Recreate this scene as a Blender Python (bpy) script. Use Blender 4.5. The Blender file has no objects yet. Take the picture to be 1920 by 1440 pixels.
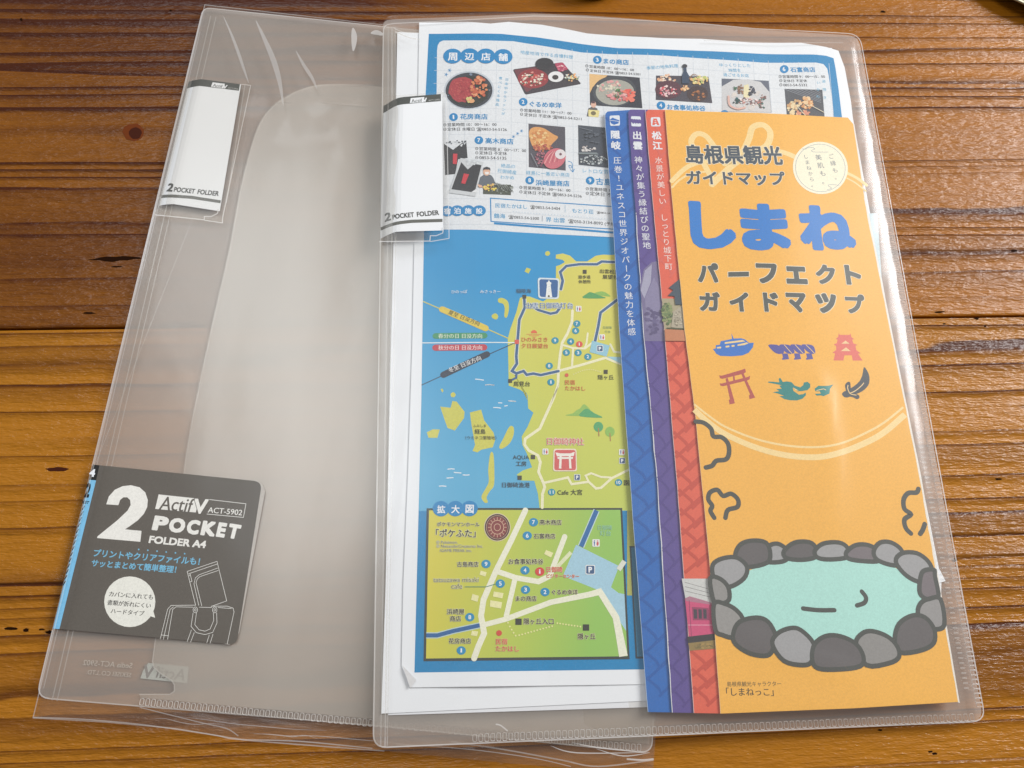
import bpy, bmesh, math, random
import numpy as np
from mathutils import Vector, Matrix
random.seed(7)
S = bpy.context.scene
COL = S.collection

# ------------------------------------------------------------------ camera
F, PITCH, ROLL, HC = 1700.0, 0.3445, -0.1740, 0.3404
cp, sp, cr, sr = math.cos(PITCH), math.sin(PITCH), math.cos(ROLL), math.sin(ROLL)
RT, UP, FW = Vector((1, 0, 0)), Vector((0, cp, sp)), Vector((0, sp, -cp))
CX, CY = cr * RT - sr * UP, sr * RT + cr * UP
cam = bpy.data.cameras.new('camera'); cam.lens = F / 1920 * 36; cam.sensor_width = 36
cam.clip_start = 0.01; cam.clip_end = 50
co = bpy.data.objects.new('camera', cam); COL.objects.link(co)
m = Matrix((CX, CY, -FW)).transposed().to_4x4(); m.translation = (0, 0, HC)
co.matrix_world = m
S.camera = co
# ------------------------------------------------------------------ world, lamps, exposure
w = bpy.data.worlds.new('World'); S.world = w; w.use_nodes = True
bg = w.node_tree.nodes['Background']; bg.inputs[0].default_value = (1, 0.95, 0.92, 1); bg.inputs[1].default_value = 0.25
def lamp(name, loc, to, sx, sy, power, col):
    l = bpy.data.lights.new(name, 'AREA'); l.shape = 'RECTANGLE'; l.size = sx; l.size_y = sy; l.energy = power; l.color = col
    o = bpy.data.objects.new(name, l); COL.objects.link(o); o.location = loc
    o.rotation_euler = (Vector(to) - Vector(loc)).to_track_quat('-Z', 'Y').to_euler(); return o
lamp('window_light', (1.22, 1.16, 1.05), (0.05, 0, 0), 0.75, 0.8, 44, (0.99, 0.99, 1))
lamp('side_window_light', (-0.36, 0.50, 1.14), (-.08, 0.05, 0), 0.42, 0.70, 5.2, (0.88, 0.95, 1))
S.view_settings.view_transform = 'Standard'; S.view_settings.look = 'None'
S.view_settings.exposure = 0; S.view_settings.gamma = 1
S.cycles.transparent_max_bounces = 40; S.cycles.max_bounces = 8
S.cycles.caustics_reflective = False; S.cycles.caustics_refractive = False
S.cycles.use_denoising = True

# ------------------------------------------------------------------ pixel -> table geometry
def ray(px, py):
    x2, y2 = (px - 960) / F, -(py - 720) / F
    return CX * x2 + CY * y2 + FW
def plane(px, py, z=0.0):
    d = ray(px, py); t = (z - HC) / d.z
    return Vector((d.x * t, d.y * t, z))
class Surf:
    """a sheet lying on the table: a (tilted) plane plus ripples that run in one direction only"""
    def __init__(s, a, b=(0, 0), d=(1, 0), ripple=None, step=0.008):
        s.a, s.b, s.d, s.step = a, b, Vector(d).normalized(), step
        s.f = ripple
    def base(s, x, y): return s.a + s.b[0] * x + s.b[1] * y
    def z(s, x, y):
        r = 0
        if s.f:
            u = (x * s.d.x + y * s.d.y) / s.step; i = math.floor(u); k = u - i
            r = s.f(i * s.step) * (1 - k) + s.f((i + 1) * s.step) * k
        return s.base(x, y) + r
    def at(s, px, py):
        z = s.a
        for _ in range(4):
            p = plane(px, py, z); z = s.base(p.x, p.y)
        return Vector((p.x, p.y))
    def up(s, dz): return Surf(s.a + dz, s.b, s.d, s.f, s.step)
class Fr:
    def __init__(s, ox, oy, k): s.o = (ox, oy, k)
    def __call__(s, *p):
        if len(p) == 2 and not hasattr(p[0], '__len__'): return (s.o[0] + p[0] * s.o[2], s.o[1] + p[1] * s.o[2])
        return [(s.o[0] + a * s.o[2], s.o[1] + b * s.o[2]) for a, b in p]
ID = Fr(0, 0, 1)
A_ = Fr(770, 30, 410/1920); B_ = Fr(1150, 50, 450/1920); C_ = Fr(790, 210, 380/1920); D_ = Fr(780, 430, 400/1745)
E_ = Fr(760, 720, 440/1920); F_ = Fr(780, 930, 450/1920); G_ = Fr(1120, 190, 520/1741); H_ = Fr(1280, 580, 440/1920)
I_ = Fr(1280, 780, 520/1314); J_ = Fr(1130, 200, 200/655); K_ = Fr(1150, 600, 210/403); L_ = Fr(70, 860, 450/1409)
M_ = Fr(260, 0, 1/3.0); N_ = Fr(0, 1150, .375); O_ = Fr(640, 1150, .34375); P_ = Fr(1500, 900, .375); Q_ = Fr(1400, 0, 520/1872)

# ------------------------------------------------------------------ materials
def lin(c): c /= 255; return c / 12.92 if c <= 0.04045 else ((c + 0.055) / 1.055) ** 2.4
MATS = {}
def ink(r, g, b, rough=0.5, grain=0.05, spec=0.35):
    """a printed colour on paper, with fine paper grain"""
    key = ('ink', r, g, b, rough, grain)
    if key in MATS: return MATS[key]
    m = bpy.data.materials.new('print_%d_%d_%d' % (r, g, b)); m.use_nodes = True
    n = m.node_tree.nodes; l = m.node_tree.links; p = n['Principled BSDF']
    p.inputs['Roughness'].default_value = rough; p.inputs['Specular IOR Level'].default_value = spec
    tc = n.new('ShaderNodeTexCoord'); no = n.new('ShaderNodeTexNoise'); no.inputs['Scale'].default_value = 1400; no.inputs['Detail'].default_value = 3
    l.new(tc.outputs['Object'], no.inputs['Vector'])
    mr = n.new('ShaderNodeMapRange'); mr.inputs[1].default_value = .3; mr.inputs[2].default_value = .7
    mr.inputs[3].default_value = 1 - grain * 1.5; mr.inputs[4].default_value = 1 + grain
    l.new(no.outputs[0], mr.inputs[0])
    hs = n.new('ShaderNodeVectorMath'); hs.operation = 'SCALE'; hs.inputs[0].default_value = (lin(r), lin(g), lin(b))
    l.new(mr.outputs[0], hs.inputs['Scale']); l.new(hs.outputs[0], p.inputs['Base Color'])
    MATS[key] = m; return m
def film(name, milk, tint=(.97, .96, .94), rough=.16, body=(.75, .72, .70), wave=.25, scale=14, fres=1.45, gain=1.0, streak=None):
    """clear plastic sheet: see-through, a milky share that scatters, a glossy coat"""
    m = bpy.data.materials.new(name); m.use_nodes = True
    n = m.node_tree.nodes; l = m.node_tree.links; n.clear()
    out = n.new('ShaderNodeOutputMaterial'); tr = n.new('ShaderNodeBsdfTransparent'); tr.inputs[0].default_value = (*tint, 1)
    df = n.new('ShaderNodeBsdfDiffuse'); df.inputs[0].default_value = (*body, 1)
    tl = n.new('ShaderNodeBsdfTranslucent'); tl.inputs[0].default_value = (*body, 1)
    dm = n.new('ShaderNodeMixShader'); dm.inputs[0].default_value = .25; l.new(df.outputs[0], dm.inputs[1]); l.new(tl.outputs[0], dm.inputs[2])
    mx = n.new('ShaderNodeMixShader'); mx.inputs[0].default_value = milk
    l.new(tr.outputs[0], mx.inputs[1]); l.new(dm.outputs[0], mx.inputs[2])
    tc = n.new('ShaderNodeTexCoord'); mp = n.new('ShaderNodeMapping'); l.new(tc.outputs['Object'], mp.inputs[0])
    if streak: mp.inputs['Rotation'].default_value = (0, 0, streak[0]); mp.inputs['Scale'].default_value = (streak[1], 1, 1)
    no = n.new('ShaderNodeTexNoise'); no.inputs['Scale'].default_value = scale; no.inputs['Detail'].default_value = 3
    l.new(mp.outputs[0], no.inputs['Vector'])
    bp = n.new('ShaderNodeBump'); bp.inputs['Strength'].default_value = wave; bp.inputs['Distance'].default_value = .004
    l.new(no.outputs[0], bp.inputs['Height'])
    mr = n.new('ShaderNodeMapRange'); mr.inputs[1].default_value = .3; mr.inputs[2].default_value = .7
    mr.inputs[3].default_value = milk * .8; mr.inputs[4].default_value = milk * 1.2; l.new(no.outputs[0], mr.inputs[0]); l.new(mr.outputs[0], mx.inputs[0])
    gl = n.new('ShaderNodeBsdfGlossy'); gl.inputs['Roughness'].default_value = rough; l.new(bp.outputs[0], gl.inputs['Normal'])
    fr = n.new('ShaderNodeFresnel'); fr.inputs[0].default_value = fres; l.new(bp.outputs[0], fr.inputs['Normal'])
    gm = n.new('ShaderNodeNewGeometry'); io = n.new('ShaderNodeMapRange'); io.inputs[3].default_value = fres; io.inputs[4].default_value = 1 / fres
    l.new(gm.outputs['Backfacing'], io.inputs[0]); l.new(io.outputs[0], fr.inputs[0])      # a thin film reflects alike from both sides
    ga = n.new('ShaderNodeMath'); ga.operation = 'MULTIPLY'; ga.use_clamp = True; ga.inputs[1].default_value = gain; l.new(fr.outputs[0], ga.inputs[0])
    m2 = n.new('ShaderNodeMixShader'); l.new(ga.outputs[0], m2.inputs[0]); l.new(mx.outputs[0], m2.inputs[1]); l.new(gl.outputs[0], m2.inputs[2])
    l.new(m2.outputs[0], out.inputs[0]); return m
F_COVER = film('clear_cover_film', .07, rough=.2, wave=.14, scale=9)
F_BACK = film('cloudy_back_film', .31, rough=.3, body=(.88, .81, .75), wave=.1)
F_POCK = film('cloudy_pocket_film', .38, rough=.30, body=(.90, .83, .76), wave=.25, scale=3, streak=(.22, 6), gain=3.0)
F_BAG = film('thin_bag_film', .045, rough=.16, wave=.06, scale=8, streak=(.25, 3), gain=.35)
F_COVL = film('clear_cover_film_soft', .10, rough=.36, body=(.9, .84, .79), wave=.1, scale=6, gain=1.0)
F_EDGE = film('plastic_edge_and_glint', .62, rough=.15, body=(.86, .84, .82))  # whiter cut edges; also the colour of painted glints on the bag folds
F_LINE = film('plastic_crease_and_glint', .34, rough=.12, body=(.86, .85, .84))  # pale crease lines; also painted light streaks along the bag folds
F_WELD = film('plastic_weld', .72, rough=.10, body=(.94, .92, .91), wave=.1, gain=1.6)
WHITE = ink(238, 241, 246, grain=.01); PAPER = ink(230, 232, 237, grain=.012)

# ------------------------------------------------------------------ wood
def wood_mat(name, light, dark, seed, red, left_shade=0):
    m = bpy.data.materials.new(name); m.use_nodes = True
    n = m.node_tree.nodes; l = m.node_tree.links; p = n['Principled BSDF']
    def N(t, **k):
        x = n.new(t)
        for a, b in k.items(): setattr(x, a, b)
        return x
    def math_(op, a, b=None, c=None):
        x = N('ShaderNodeMath', operation=op)
        for i, v in enumerate((a, b, c)):
            if v is None: continue
            if hasattr(v, 'is_output') : l.new(v, x.inputs[i])
            else: x.inputs[i].default_value = v
        return x.outputs[0]
    tc = N('ShaderNodeTexCoord'); sx = N('ShaderNodeSeparateXYZ'); l.new(tc.outputs['Object'], sx.inputs[0])
    X, Y = sx.outputs[0], sx.outputs[1]
    def noise(kx, ky, det=3, off=0.0, rough=.55):
        c = N('ShaderNodeCombineXYZ'); l.new(math_('MULTIPLY', X, kx), c.inputs[0]); l.new(math_('MULTIPLY', Y, ky), c.inputs[1]); c.inputs[2].default_value = seed + off
        t = N('ShaderNodeTexNoise'); t.inputs['Scale'].default_value = 1; t.inputs['Detail'].default_value = det; t.inputs['Roughness'].default_value = rough
        l.new(c.outputs[0], t.inputs['Vector']); return t.outputs[0]
    def sm(v, a, b, lo=0., hi=1.):
        r = N('ShaderNodeMapRange', interpolation_type='SMOOTHSTEP'); l.new(v, r.inputs[0])
        for i, q in enumerate((a, b, lo, hi)): r.inputs[i + 1].default_value = q
        return r.outputs[0]
    t = math_('ADD', math_('MULTIPLY', Y, 88), math_('MULTIPLY', noise(1.1, 7, 2), 3.6))
    t = math_('ADD', t, math_('MULTIPLY', noise(.25, 42, 1, 3), 6.5))
    t = math_('ADD', t, math_('MULTIPLY', noise(14, 60, 3, 5), .35))
    fr = math_('FRACT', t)
    # latewood: darkens slowly, sharp far side
    late = math_('MULTIPLY', sm(fr, .35, .93), sm(fr, .965, 1.0, 1, 0))
    line = math_('MULTIPLY', sm(fr, .80, .94), sm(fr, .965, 1.0, 1, 0))
    amp = sm(noise(1.2, 26, 2, 9), .3, .62, .25, 1)
    late = math_('MULTIPLY', late, amp); line = math_('MULTIPLY', line, amp)
    fib = noise(55, 1500, 3, 1); lump = noise(110, 420, 3, 2, .7); big = noise(2.5, 14, 3, 4); fleck = noise(230, 900, 2, 6)
    cr_ = N('ShaderNodeValToRGB'); e = cr_.color_ramp.elements
    e[0].position = 0; e[0].color = (*light, 1); e[1].position = 1; e[1].color = (*dark, 1)
    mid = e.new(.5); mid.color = (*[a * .55 + b * .45 for a, b in zip(light, dark)], 1)
    f = math_('ADD', math_('MULTIPLY', late, .50), math_('MULTIPLY', line, .42))
    f = math_('ADD', f, math_('MULTIPLY', math_('SUBTRACT', fib, .5), .38))
    f = math_('ADD', f, math_('MULTIPLY', math_('SUBTRACT', lump, .5), .34))
    f = math_('ADD', f, math_('MULTIPLY', math_('SUBTRACT', big, .46), 1.3))
    f = math_('ADD', f, red)
    if left_shade: f = math_('ADD', f, math_('MULTIPLY', sm(math_('ADD', X, math_('MULTIPLY', math_('SUBTRACT', noise(4, 16, 3, 12), .5), .22)), -.26, -.02, 1, 0), left_shade))   # shade painted into the wood colour, darker towards the left end
    l.new(f, cr_.inputs[0])
    l.new(cr_.outputs[0], p.inputs['Base Color'])
    h = math_('ADD', math_('MULTIPLY', line, -1.0), math_('MULTIPLY', lump, .85))
    h = math_('ADD', h, math_('MULTIPLY', fib, .22)); h = math_('ADD', h, math_('MULTIPLY', late, .9)); h = math_('ADD', h, math_('MULTIPLY', fleck, .5))
    b = N('ShaderNodeBump'); b.inputs['Strength'].default_value = .9; b.inputs['Distance'].default_value = .0007; l.new(h, b.inputs['Height'])
    l.new(b.outputs[0], p.inputs['Normal'])
    p.inputs['Roughness'].default_value = .38; p.inputs['Specular IOR Level'].default_value = .16
    p.inputs['Coat Weight'].default_value = .22; p.inputs['Coat Roughness'].default_value = .09
    l.new(b.outputs[0], p.inputs['Coat Normal'])
    return m

# ------------------------------------------------------------------ object helpers
def tag(o, label=None, cat=None, kind=None, group=None):
    for k, v in (('label', label), ('category', cat), ('kind', kind), ('group', group)):
        if v: o[k] = v
    return o
def thing(name, label, cat, loc, group=None):
    o = bpy.data.objects.new(name, None); o.empty_display_size = .01; COL.objects.link(o); o.location = loc
    return tag(o, label, cat, group=group)
def root_of(p):
    while p.parent: p = p.parent
    return p
def mesh_obj(name, verts, faces, mats, mi, parent, smooth=False):
    off = root_of(parent).location if parent else Vector((0, 0, 0))
    me = bpy.data.meshes.new(name); me.from_pydata([(v[0] - off.x, v[1] - off.y, v[2] - off.z) for v in verts], [], faces)
    for q in mats: me.materials.append(q)
    if mi is not None: me.polygons.foreach_set('material_index', mi)
    if smooth: me.polygons.foreach_set('use_smooth', [True] * len(me.polygons))
    me.update()
    o = bpy.data.objects.new(name, me); COL.objects.link(o)
    if parent: o.parent = parent
    return o
LV = 12e-6
GL = {}
def glyphs(s, off=0.0):
    """outline mesh of a word; off thickens every stroke by laying shifted copies of it a hair apart"""
    key = (s, off)
    if key in GL: return GL[key]
    if off > .004:
        V0, F0 = glyphs(s); V = []; Fc = []
        ker = [(-.9, 0), (.9, 0)] if off < .02 else [(-1, -1), (1, -1), (1, 1), (-1, 1), (0, 1), (0, -1), (1, 0), (-1, 0)]
        if off > .04:
            sg = lambda v: math.copysign(abs(v) ** .6, v)
            ker = [(k * sg(math.cos(a)), k * sg(math.sin(a))) for k, m_ in ((1, 22), (.6, 10)) for a in [6.2832 * j / m_ for j in range(m_)]]
        for i, (kx, ky) in enumerate(ker):
            o = len(V); V += [(q[0] + off * kx, q[1] + off * ky, i * .02) for q in V0]; Fc += [tuple(k + o for k in f) for f in F0]
        GL[key] = (V, Fc); return V, Fc
    off = 0.0
    c = bpy.data.curves.new('t', 'FONT'); c.body = s; c.offset = off; c.resolution_u = 3
    o = bpy.data.objects.new('t', c); COL.objects.link(o); bpy.context.view_layer.update()
    e = o.evaluated_get(bpy.context.evaluated_depsgraph_get()); me = e.to_mesh()
    V = [(v.co.x, v.co.y, 0.0) for v in me.vertices]; Fc = [tuple(p.vertices) for p in me.polygons]
    e.to_mesh_clear(); bpy.data.objects.remove(o); bpy.data.curves.remove(c)
    GL[key] = (V, Fc); return V, Fc
def smooth_pts(pts, n=6, closed=False):
    P = [Vector(p) for p in pts]; out = []; k = len(P)
    rng = range(k) if closed else range(k - 1)
    for i in rng:
        g = (lambda j: P[j % k]) if closed else (lambda j: P[max(0, min(k - 1, j))])
        a, b, c, d = g(i - 1), g(i), g(i + 1), g(i + 2)
        for q in range(n):
            t = q / n
            out.append(tuple(0.5 * ((2 * b) + (c - a) * t + (2 * a - 5 * b + 4 * c - d) * t * t + (3 * b - a - 3 * c + d) * t ** 3)))
    if not closed: out.append(tuple(P[-1]))
    return out
def rquad(q, r, n=5):
    """polygon with its corners rounded by r pixels"""
    out = []; k = len(q); rr = r if hasattr(r, '__len__') else [r] * k
    for i in range(k):
        p = Vector(q[i]); a = Vector(q[i - 1]) - p; b = Vector(q[(i + 1) % k]) - p
        if rr[i] <= 0: out.append(tuple(p)); continue
        A = p + a.normalized() * min(rr[i], a.length * .5); Bq = p + b.normalized() * min(rr[i], b.length * .5)
        for j in range(n + 1):
            t = j / n; out.append(tuple(A * (1 - t) ** 2 + 2 * p * t * (1 - t) + Bq * t * t))
    return out
def ell(cx, cy, rx, ry=None, rot=0, n=28):
    ry = ry or rx
    return [(cx + rx * math.cos(a) * math.cos(rot) - ry * math.sin(a) * math.sin(rot), cy + rx * math.cos(a) * math.sin(rot) + ry * math.sin(a) * math.cos(rot)) for a in [2 * math.pi * i / n for i in range(n)]]

class Print:
    """collects flat shapes, given where they are seen, laid on one sheet; builds ONE mesh"""
    def __init__(s, surf): s.s = surf; s.V = []; s.F = []; s.M = []; s.mats = []; s.sub = 0
    def mi(s, mat):
        if not isinstance(mat, bpy.types.Material): mat = ink(*mat)
        if mat not in s.mats: s.mats.append(mat)
        return s.mats.index(mat)
    def add(s, P2, faces, mat, lv):
        o = len(s.V); s.V += [(p[0], p[1], lv + (p[2] if len(p) > 2 else 0)) for p in P2]; s.F += [tuple(i + o for i in f) for f in faces]; s.M += [s.mi(mat)] * len(faces)
    def poly(s, pts, mat, lv=1):
        P2 = [s.s.at(*p) for p in pts]
        a = sum(P2[i].x * P2[(i + 1) % len(P2)].y - P2[(i + 1) % len(P2)].x * P2[i].y for i in range(len(P2)))
        if a < 0: P2 = P2[::-1]
        s.add(P2, [tuple(range(len(P2)))], mat, lv); return s
    def stroke(s, pts, wd, mat, lv=1, closed=False, cap=True):
        P2 = [s.s.at(*p) for p in pts]; k = (s.s.at(pts[0][0] + 1, pts[0][1]) - s.s.at(*pts[0])).length
        P2 = [p for i, p in enumerate(P2) if i == 0 or (p - P2[i - 1]).length > 1e-6]
        n = len(P2); wf = wd if callable(wd) else (lambda t: wd)
        lv_ = []; rt = []
        for i, p in enumerate(P2):
            a = P2[i - 1] if (i or closed) else None; b = P2[(i + 1) % n] if (i < n - 1 or closed) else None
            d1 = (p - a).normalized() if a is not None else None; d2 = (b - p).normalized() if b is not None else None
            d = (d1 + d2) if (d1 is not None and d2 is not None) else (d1 if d1 is not None else d2)
            if d.length < 1e-4: d = d1
            d = d.normalized(); nn = Vector((-d.y, d.x)); sc = 1
            if d1 is not None and d2 is not None: sc = 1 / max(.55, nn.dot(Vector((-d2.y, d2.x))))
            h = wf(i / max(1, n - 1)) * k * .5 * sc
            lv_.append(p + nn * h); rt.append(p - nn * h)
        V = lv_ + rt; Fc = [(i, n + i, n + (i + 1) % n, (i + 1) % n) for i in range(n if closed else n - 1)]
        if cap and not closed and wf(0.) * k > 2e-4:
            for (i, sg) in ((0, -1), (n - 1, 1)):
                d = ((P2[1] - P2[0]) if i == 0 else (P2[-1] - P2[-2])).normalized() * sg; c = P2[i]; r = wf(i / (n - 1)) * k * .5
                nn = (lv_[i] - c) / max(1e-9, (lv_[i] - c).length); idx = [i]
                for j in range(1, 6):
                    a = math.pi * j / 6; V.append(c + nn * math.cos(a) * r + d * math.sin(a) * r); idx.append(len(V) - 1)
                idx.append(n + i); Fc.append(tuple(idx) if sg < 0 else tuple(idx[::-1]))
        s.add(V, Fc, mat, lv); return s
    def text(s, t, p0, p1, mat, lv=2, bold=0.0, h=None, halo=None, lean=0.0):
        a, b = s.s.at(*p0), s.s.at(*p1); u = b - a; L = u.length; u = u / L; v = Vector((-u.y, u.x))
        upv = s.s.at(p0[0], p0[1] - 10) - a
        if upv.dot(v) < 0: v = -v
        V0, _ = glyphs(t, 0.0); x0 = min(q[0] for q in V0); x1 = max(q[0] for q in V0); sx = L / (x1 - x0)
        y0, y1 = min(q[1] for q in V0), max(q[1] for q in V0)
        sy = sx if h is None else abs(upv.dot(v)) / 10 * h / (y1 - y0)
        if halo: 
            V, Fc = glyphs(t, bold + halo[1]); s.add([(a + u * ((q[0] - x0) * sx + lean * q[1] * sy) + v * q[1] * sy).to_3d() + Vector((0, 0, q[2])) for q in V], Fc, halo[0], lv - .9)
        V, Fc = glyphs(t, bold)
        s.add([(a + u * ((q[0] - x0) * sx + lean * q[1] * sy) + v * q[1] * sy).to_3d() + Vector((0, 0, q[2])) for q in V], Fc, mat, lv); return s
    def vtext(s, t, p0, p1, size, mat, lv=2, bold=0.0, halo=None):
        n = len(t)
        for i, ch in enumerate(t):
            if ch == ' ': continue
            k = i / (n - 1) if n > 1 else 0
            c = (p0[0] + (p1[0] - p0[0]) * k, p0[1] + (p1[1] - p0[1]) * k)
            a = s.s.at(*c); upv = s.s.at(*p0) - s.s.at(*p1); v = upv.normalized(); u = Vector((v.y, -v.x))
            sc = (s.s.at(c[0] + size, c[1]) - a).length / .98
            V, Fc = glyphs(ch, bold)
            cx, cy = .5, .38
            if ch in '！!': cx = (min(q[0] for q in V) + max(q[0] for q in V)) / 2
            if ch in 'ー': u, v = -v, u
            def put(V): return [(a + u * (q[0] - cx) * sc + v * (q[1] - cy) * sc).to_3d() + Vector((0, 0, q[2])) for q in V]
            if halo: V2, F2 = glyphs(ch, bold + halo[1]); s.add(put(V2), F2, halo[0], lv - .9)
            s.add(put(V), Fc, mat, lv)
        return s
    def specks(s, c, rx, ry, cols, n, size, lv=3, rot=0.):
        for i in range(n):
            r = math.sqrt(random.random()) * .92; a = random.random() * 6.283
            x, y = rx * r * math.cos(a), ry * r * math.sin(a); x, y = x * math.cos(rot) - y * math.sin(rot), x * math.sin(rot) + y * math.cos(rot)
            z = size * random.uniform(.5, 1.3); k = random.randint(5, 8); ph = random.random() * 6
            pts = [(c[0] + x + z * random.uniform(.6, 1.1) * math.cos(ph + j * 6.283 / k), c[1] + y + z * random.uniform(.4, .9) * math.sin(ph + j * 6.283 / k)) for j in range(k)]
            s.sub += 1; s.poly(pts, random.choice(cols), lv + (s.sub % 60) * .2)
        return s
    def build(s, name, parent, label=None, thick=0, lift=0, smooth=False):
        bm = bmesh.new(); vs = [bm.verts.new(v) for v in s.V]
        for f, mi in zip(s.F, s.M):
            try: q = bm.faces.new([vs[i] for i in f]); q.material_index = mi
            except ValueError: pass
        bm.normal_update()
        bmesh.ops.triangulate(bm, faces=[f for f in bm.faces if len(f.verts) > 4], ngon_method='EAR_CLIP')
        if s.s.f:
            us = [v.co.x * s.s.d.x + v.co.y * s.s.d.y for v in bm.verts]; i0, i1 = math.floor(min(us) / s.s.step), math.ceil(max(us) / s.s.step)
            if i1 - i0 > 1 or max(us) - min(us) > .005:
                for i in range(i0, i1 + 1):
                    bmesh.ops.bisect_plane(bm, geom=bm.verts[:] + bm.edges[:] + bm.faces[:], dist=1e-8, plane_co=(s.s.d.x * i * s.s.step, s.s.d.y * i * s.s.step, 0), plane_no=(s.s.d.x, s.s.d.y, 0))
        for v in bm.verts: v.co.z = s.s.z(v.co.x, v.co.y) + v.co.z * LV + lift
        for f in bm.faces:
            f.normal_update()
            if f.normal.z < 0: f.normal_flip()
        if thick:
            r = bmesh.ops.extrude_face_region(bm, geom=bm.faces[:])
            top = [g for g in r['geom'] if isinstance(g, bmesh.types.BMVert)]
            tops = set(top)
            for v in bm.verts:
                if v not in tops: v.co.z -= thick
            bmesh.ops.recalc_face_normals(bm, faces=bm.faces[:])
        off = root_of(parent).location
        for v in bm.verts: v.co -= off
        me = bpy.data.meshes.new(name); bm.to_mesh(me); bm.free()
        for q in s.mats: me.materials.append(q)
        o = bpy.data.objects.new(name, me); COL.objects.link(o); o.parent = parent
        if label: o['label'] = label
        return o
def sheet_grid(name, pts, zf, step, mat, parent, plane_z, smooth=True):
    """a film cut to an outline and shaped by a height function"""
    P2 = [plane(px, py, plane_z).xy for px, py in pts]
    bm = bmesh.new(); bm.faces.new([bm.verts.new((p.x, p.y, 0)) for p in P2])
    bm.normal_update(); bmesh.ops.triangulate(bm, faces=bm.faces[:], ngon_method='EAR_CLIP')
    for ax in (0, 1):
        lo = min(p[ax] for p in P2); hi = max(p[ax] for p in P2); k = lo + step
        while k < hi:
            c = [0, 0, 0]; c[ax] = k; nn = [0, 0, 0]; nn[ax] = 1
            bmesh.ops.bisect_plane(bm, geom=bm.verts[:] + bm.edges[:] + bm.faces[:], dist=1e-7, plane_co=c, plane_no=nn); k += step
    bmesh.ops.dissolve_degenerate(bm, dist=1e-6, edges=bm.edges[:])
    arr = np.array([(v.co.x, v.co.y) for v in bm.verts]); z = zf(arr[:, 0], arr[:, 1])
    off = root_of(parent).location
    for v, q in zip(bm.verts, z): v.co.z = q; 
    for v in bm.verts: v.co -= off
    for f in bm.faces:
        f.normal_update()
        if f.normal.z < 0: f.normal_flip()
        f.smooth = smooth
    me = bpy.data.meshes.new(name); bm.to_mesh(me); bm.free(); me.materials.append(mat)
    o = bpy.data.objects.new(name, me); COL.objects.link(o); o.parent = parent; return o
def ridge_field(ridges, pz):
    """sum of soft folds: each (pixel polyline, height m, half width m)"""
    R = [([plane(*p, pz).xy for p in smooth_pts(pl, 4)], h, w_) for pl, h, w_ in ridges]
    def f(x, y):
        z = np.zeros_like(x)
        for P, h, w_ in R:
            best = np.full_like(x, 1e9); tt = np.zeros_like(x); n = len(P) - 1
            for i in range(n):
                a, b = P[i], P[i + 1]; d = b - a; L2 = max(d.length_squared, 1e-12)
                t = np.clip(((x - a.x) * d.x + (y - a.y) * d.y) / L2, 0, 1)
                q = (x - a.x - t * d.x) ** 2 + (y - a.y - t * d.y) ** 2
                k = q < best; best = np.where(k, q, best); tt = np.where(k, (i + t) / n, tt)
            z += h * np.exp(-best / w_ ** 2) * np.clip(np.sin(np.clip(tt, 0, 1) * math.pi) * 2.2, 0, 1)
        return z
    return f

# ================================================================== TABLE
table = thing('wooden_table', 'brushed brown wooden plank table under the clear folders', 'table', (0, 0, -.03))
s0, s1 = plane(0, 617), plane(1920, 592)
gd = (s1 - s0).normalized(); ang = math.atan2(gd.y, gd.x); gn = Vector((-gd.y, gd.x, 0))
specs = [(0.0, .215, ((.35, .122, .006), (.058, .011, .001)), 3.1, .14), (.215, .2, ((.33, .118, .006), (.055, .010, .001)), 8.4, .1),
         (-.24, .24, ((.39, .148, .008), (.070, .015, .001)), 5.7, .02), (-.44, .2, ((.36, .135, .007), (.06, .012, .001)), 1.9, .0)]
planks = []
for o0, wd, cols, seed, red in specs:
    bm = bmesh.new(); g = .00035; bw = .0009; Lx = .62
    prof = [(g, -.03), (g, -bw), (g + bw * .3, -bw * .3), (g + bw, 0), (wd - g - bw, 0), (wd - g - bw * .3, -bw * .3), (wd - g, -bw), (wd - g, -.03)]
    a = [bm.verts.new((-Lx, y, z)) for y, z in prof]; b = [bm.verts.new((Lx, y, z)) for y, z in prof]
    for i in range(len(prof)):
        j = (i + 1) % len(prof); bm.faces.new((a[i], b[i], b[j], a[j]))
    bm.faces.new(a); bm.faces.new(b[::-1]); bmesh.ops.recalc_face_normals(bm, faces=bm.faces[:])
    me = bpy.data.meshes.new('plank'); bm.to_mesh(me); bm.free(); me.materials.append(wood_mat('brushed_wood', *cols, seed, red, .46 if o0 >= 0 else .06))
    o = bpy.data.objects.new('plank', me); COL.objects.link(o); o.parent = table
    P = s0 + gn * o0 + gd * .3; o.location = (P.x, P.y, .03); o.rotation_euler = (0, 0, ang); planks.append(o)
GROUND = Surf(0.00005)
def blot(name, plank, pts, mat, lv=2):
    b = Print(GROUND); b.poly(pts, mat, lv); o = b.build(name, table); o.parent = plank
    o.matrix_parent_inverse = Matrix.LocRotScale(plank.location, plank.rotation_euler, None).inverted(); return o
def irr(cx, cy, rx, ry, n=16, j=.25): return [(cx + rx * math.cos(a) * random.uniform(1 - j, 1 + j), cy + ry * math.sin(a) * random.uniform(1 - j, 1 + j)) for a in [6.283 * i / n for i in range(n)]]
KN1, KN2, BLK = ink(104, 48, 12, .5, spec=.1), ink(62, 22, 6, .5, spec=.1), ink(34, 16, 6, .8, spec=.03)
blot('knot', planks[0], irr(250, 248, 20, 17, j=.12), KN1, 2); blot('knot_heart', planks[0], irr(254, 250, 12, 11, j=.1), KN2, 4)
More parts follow.
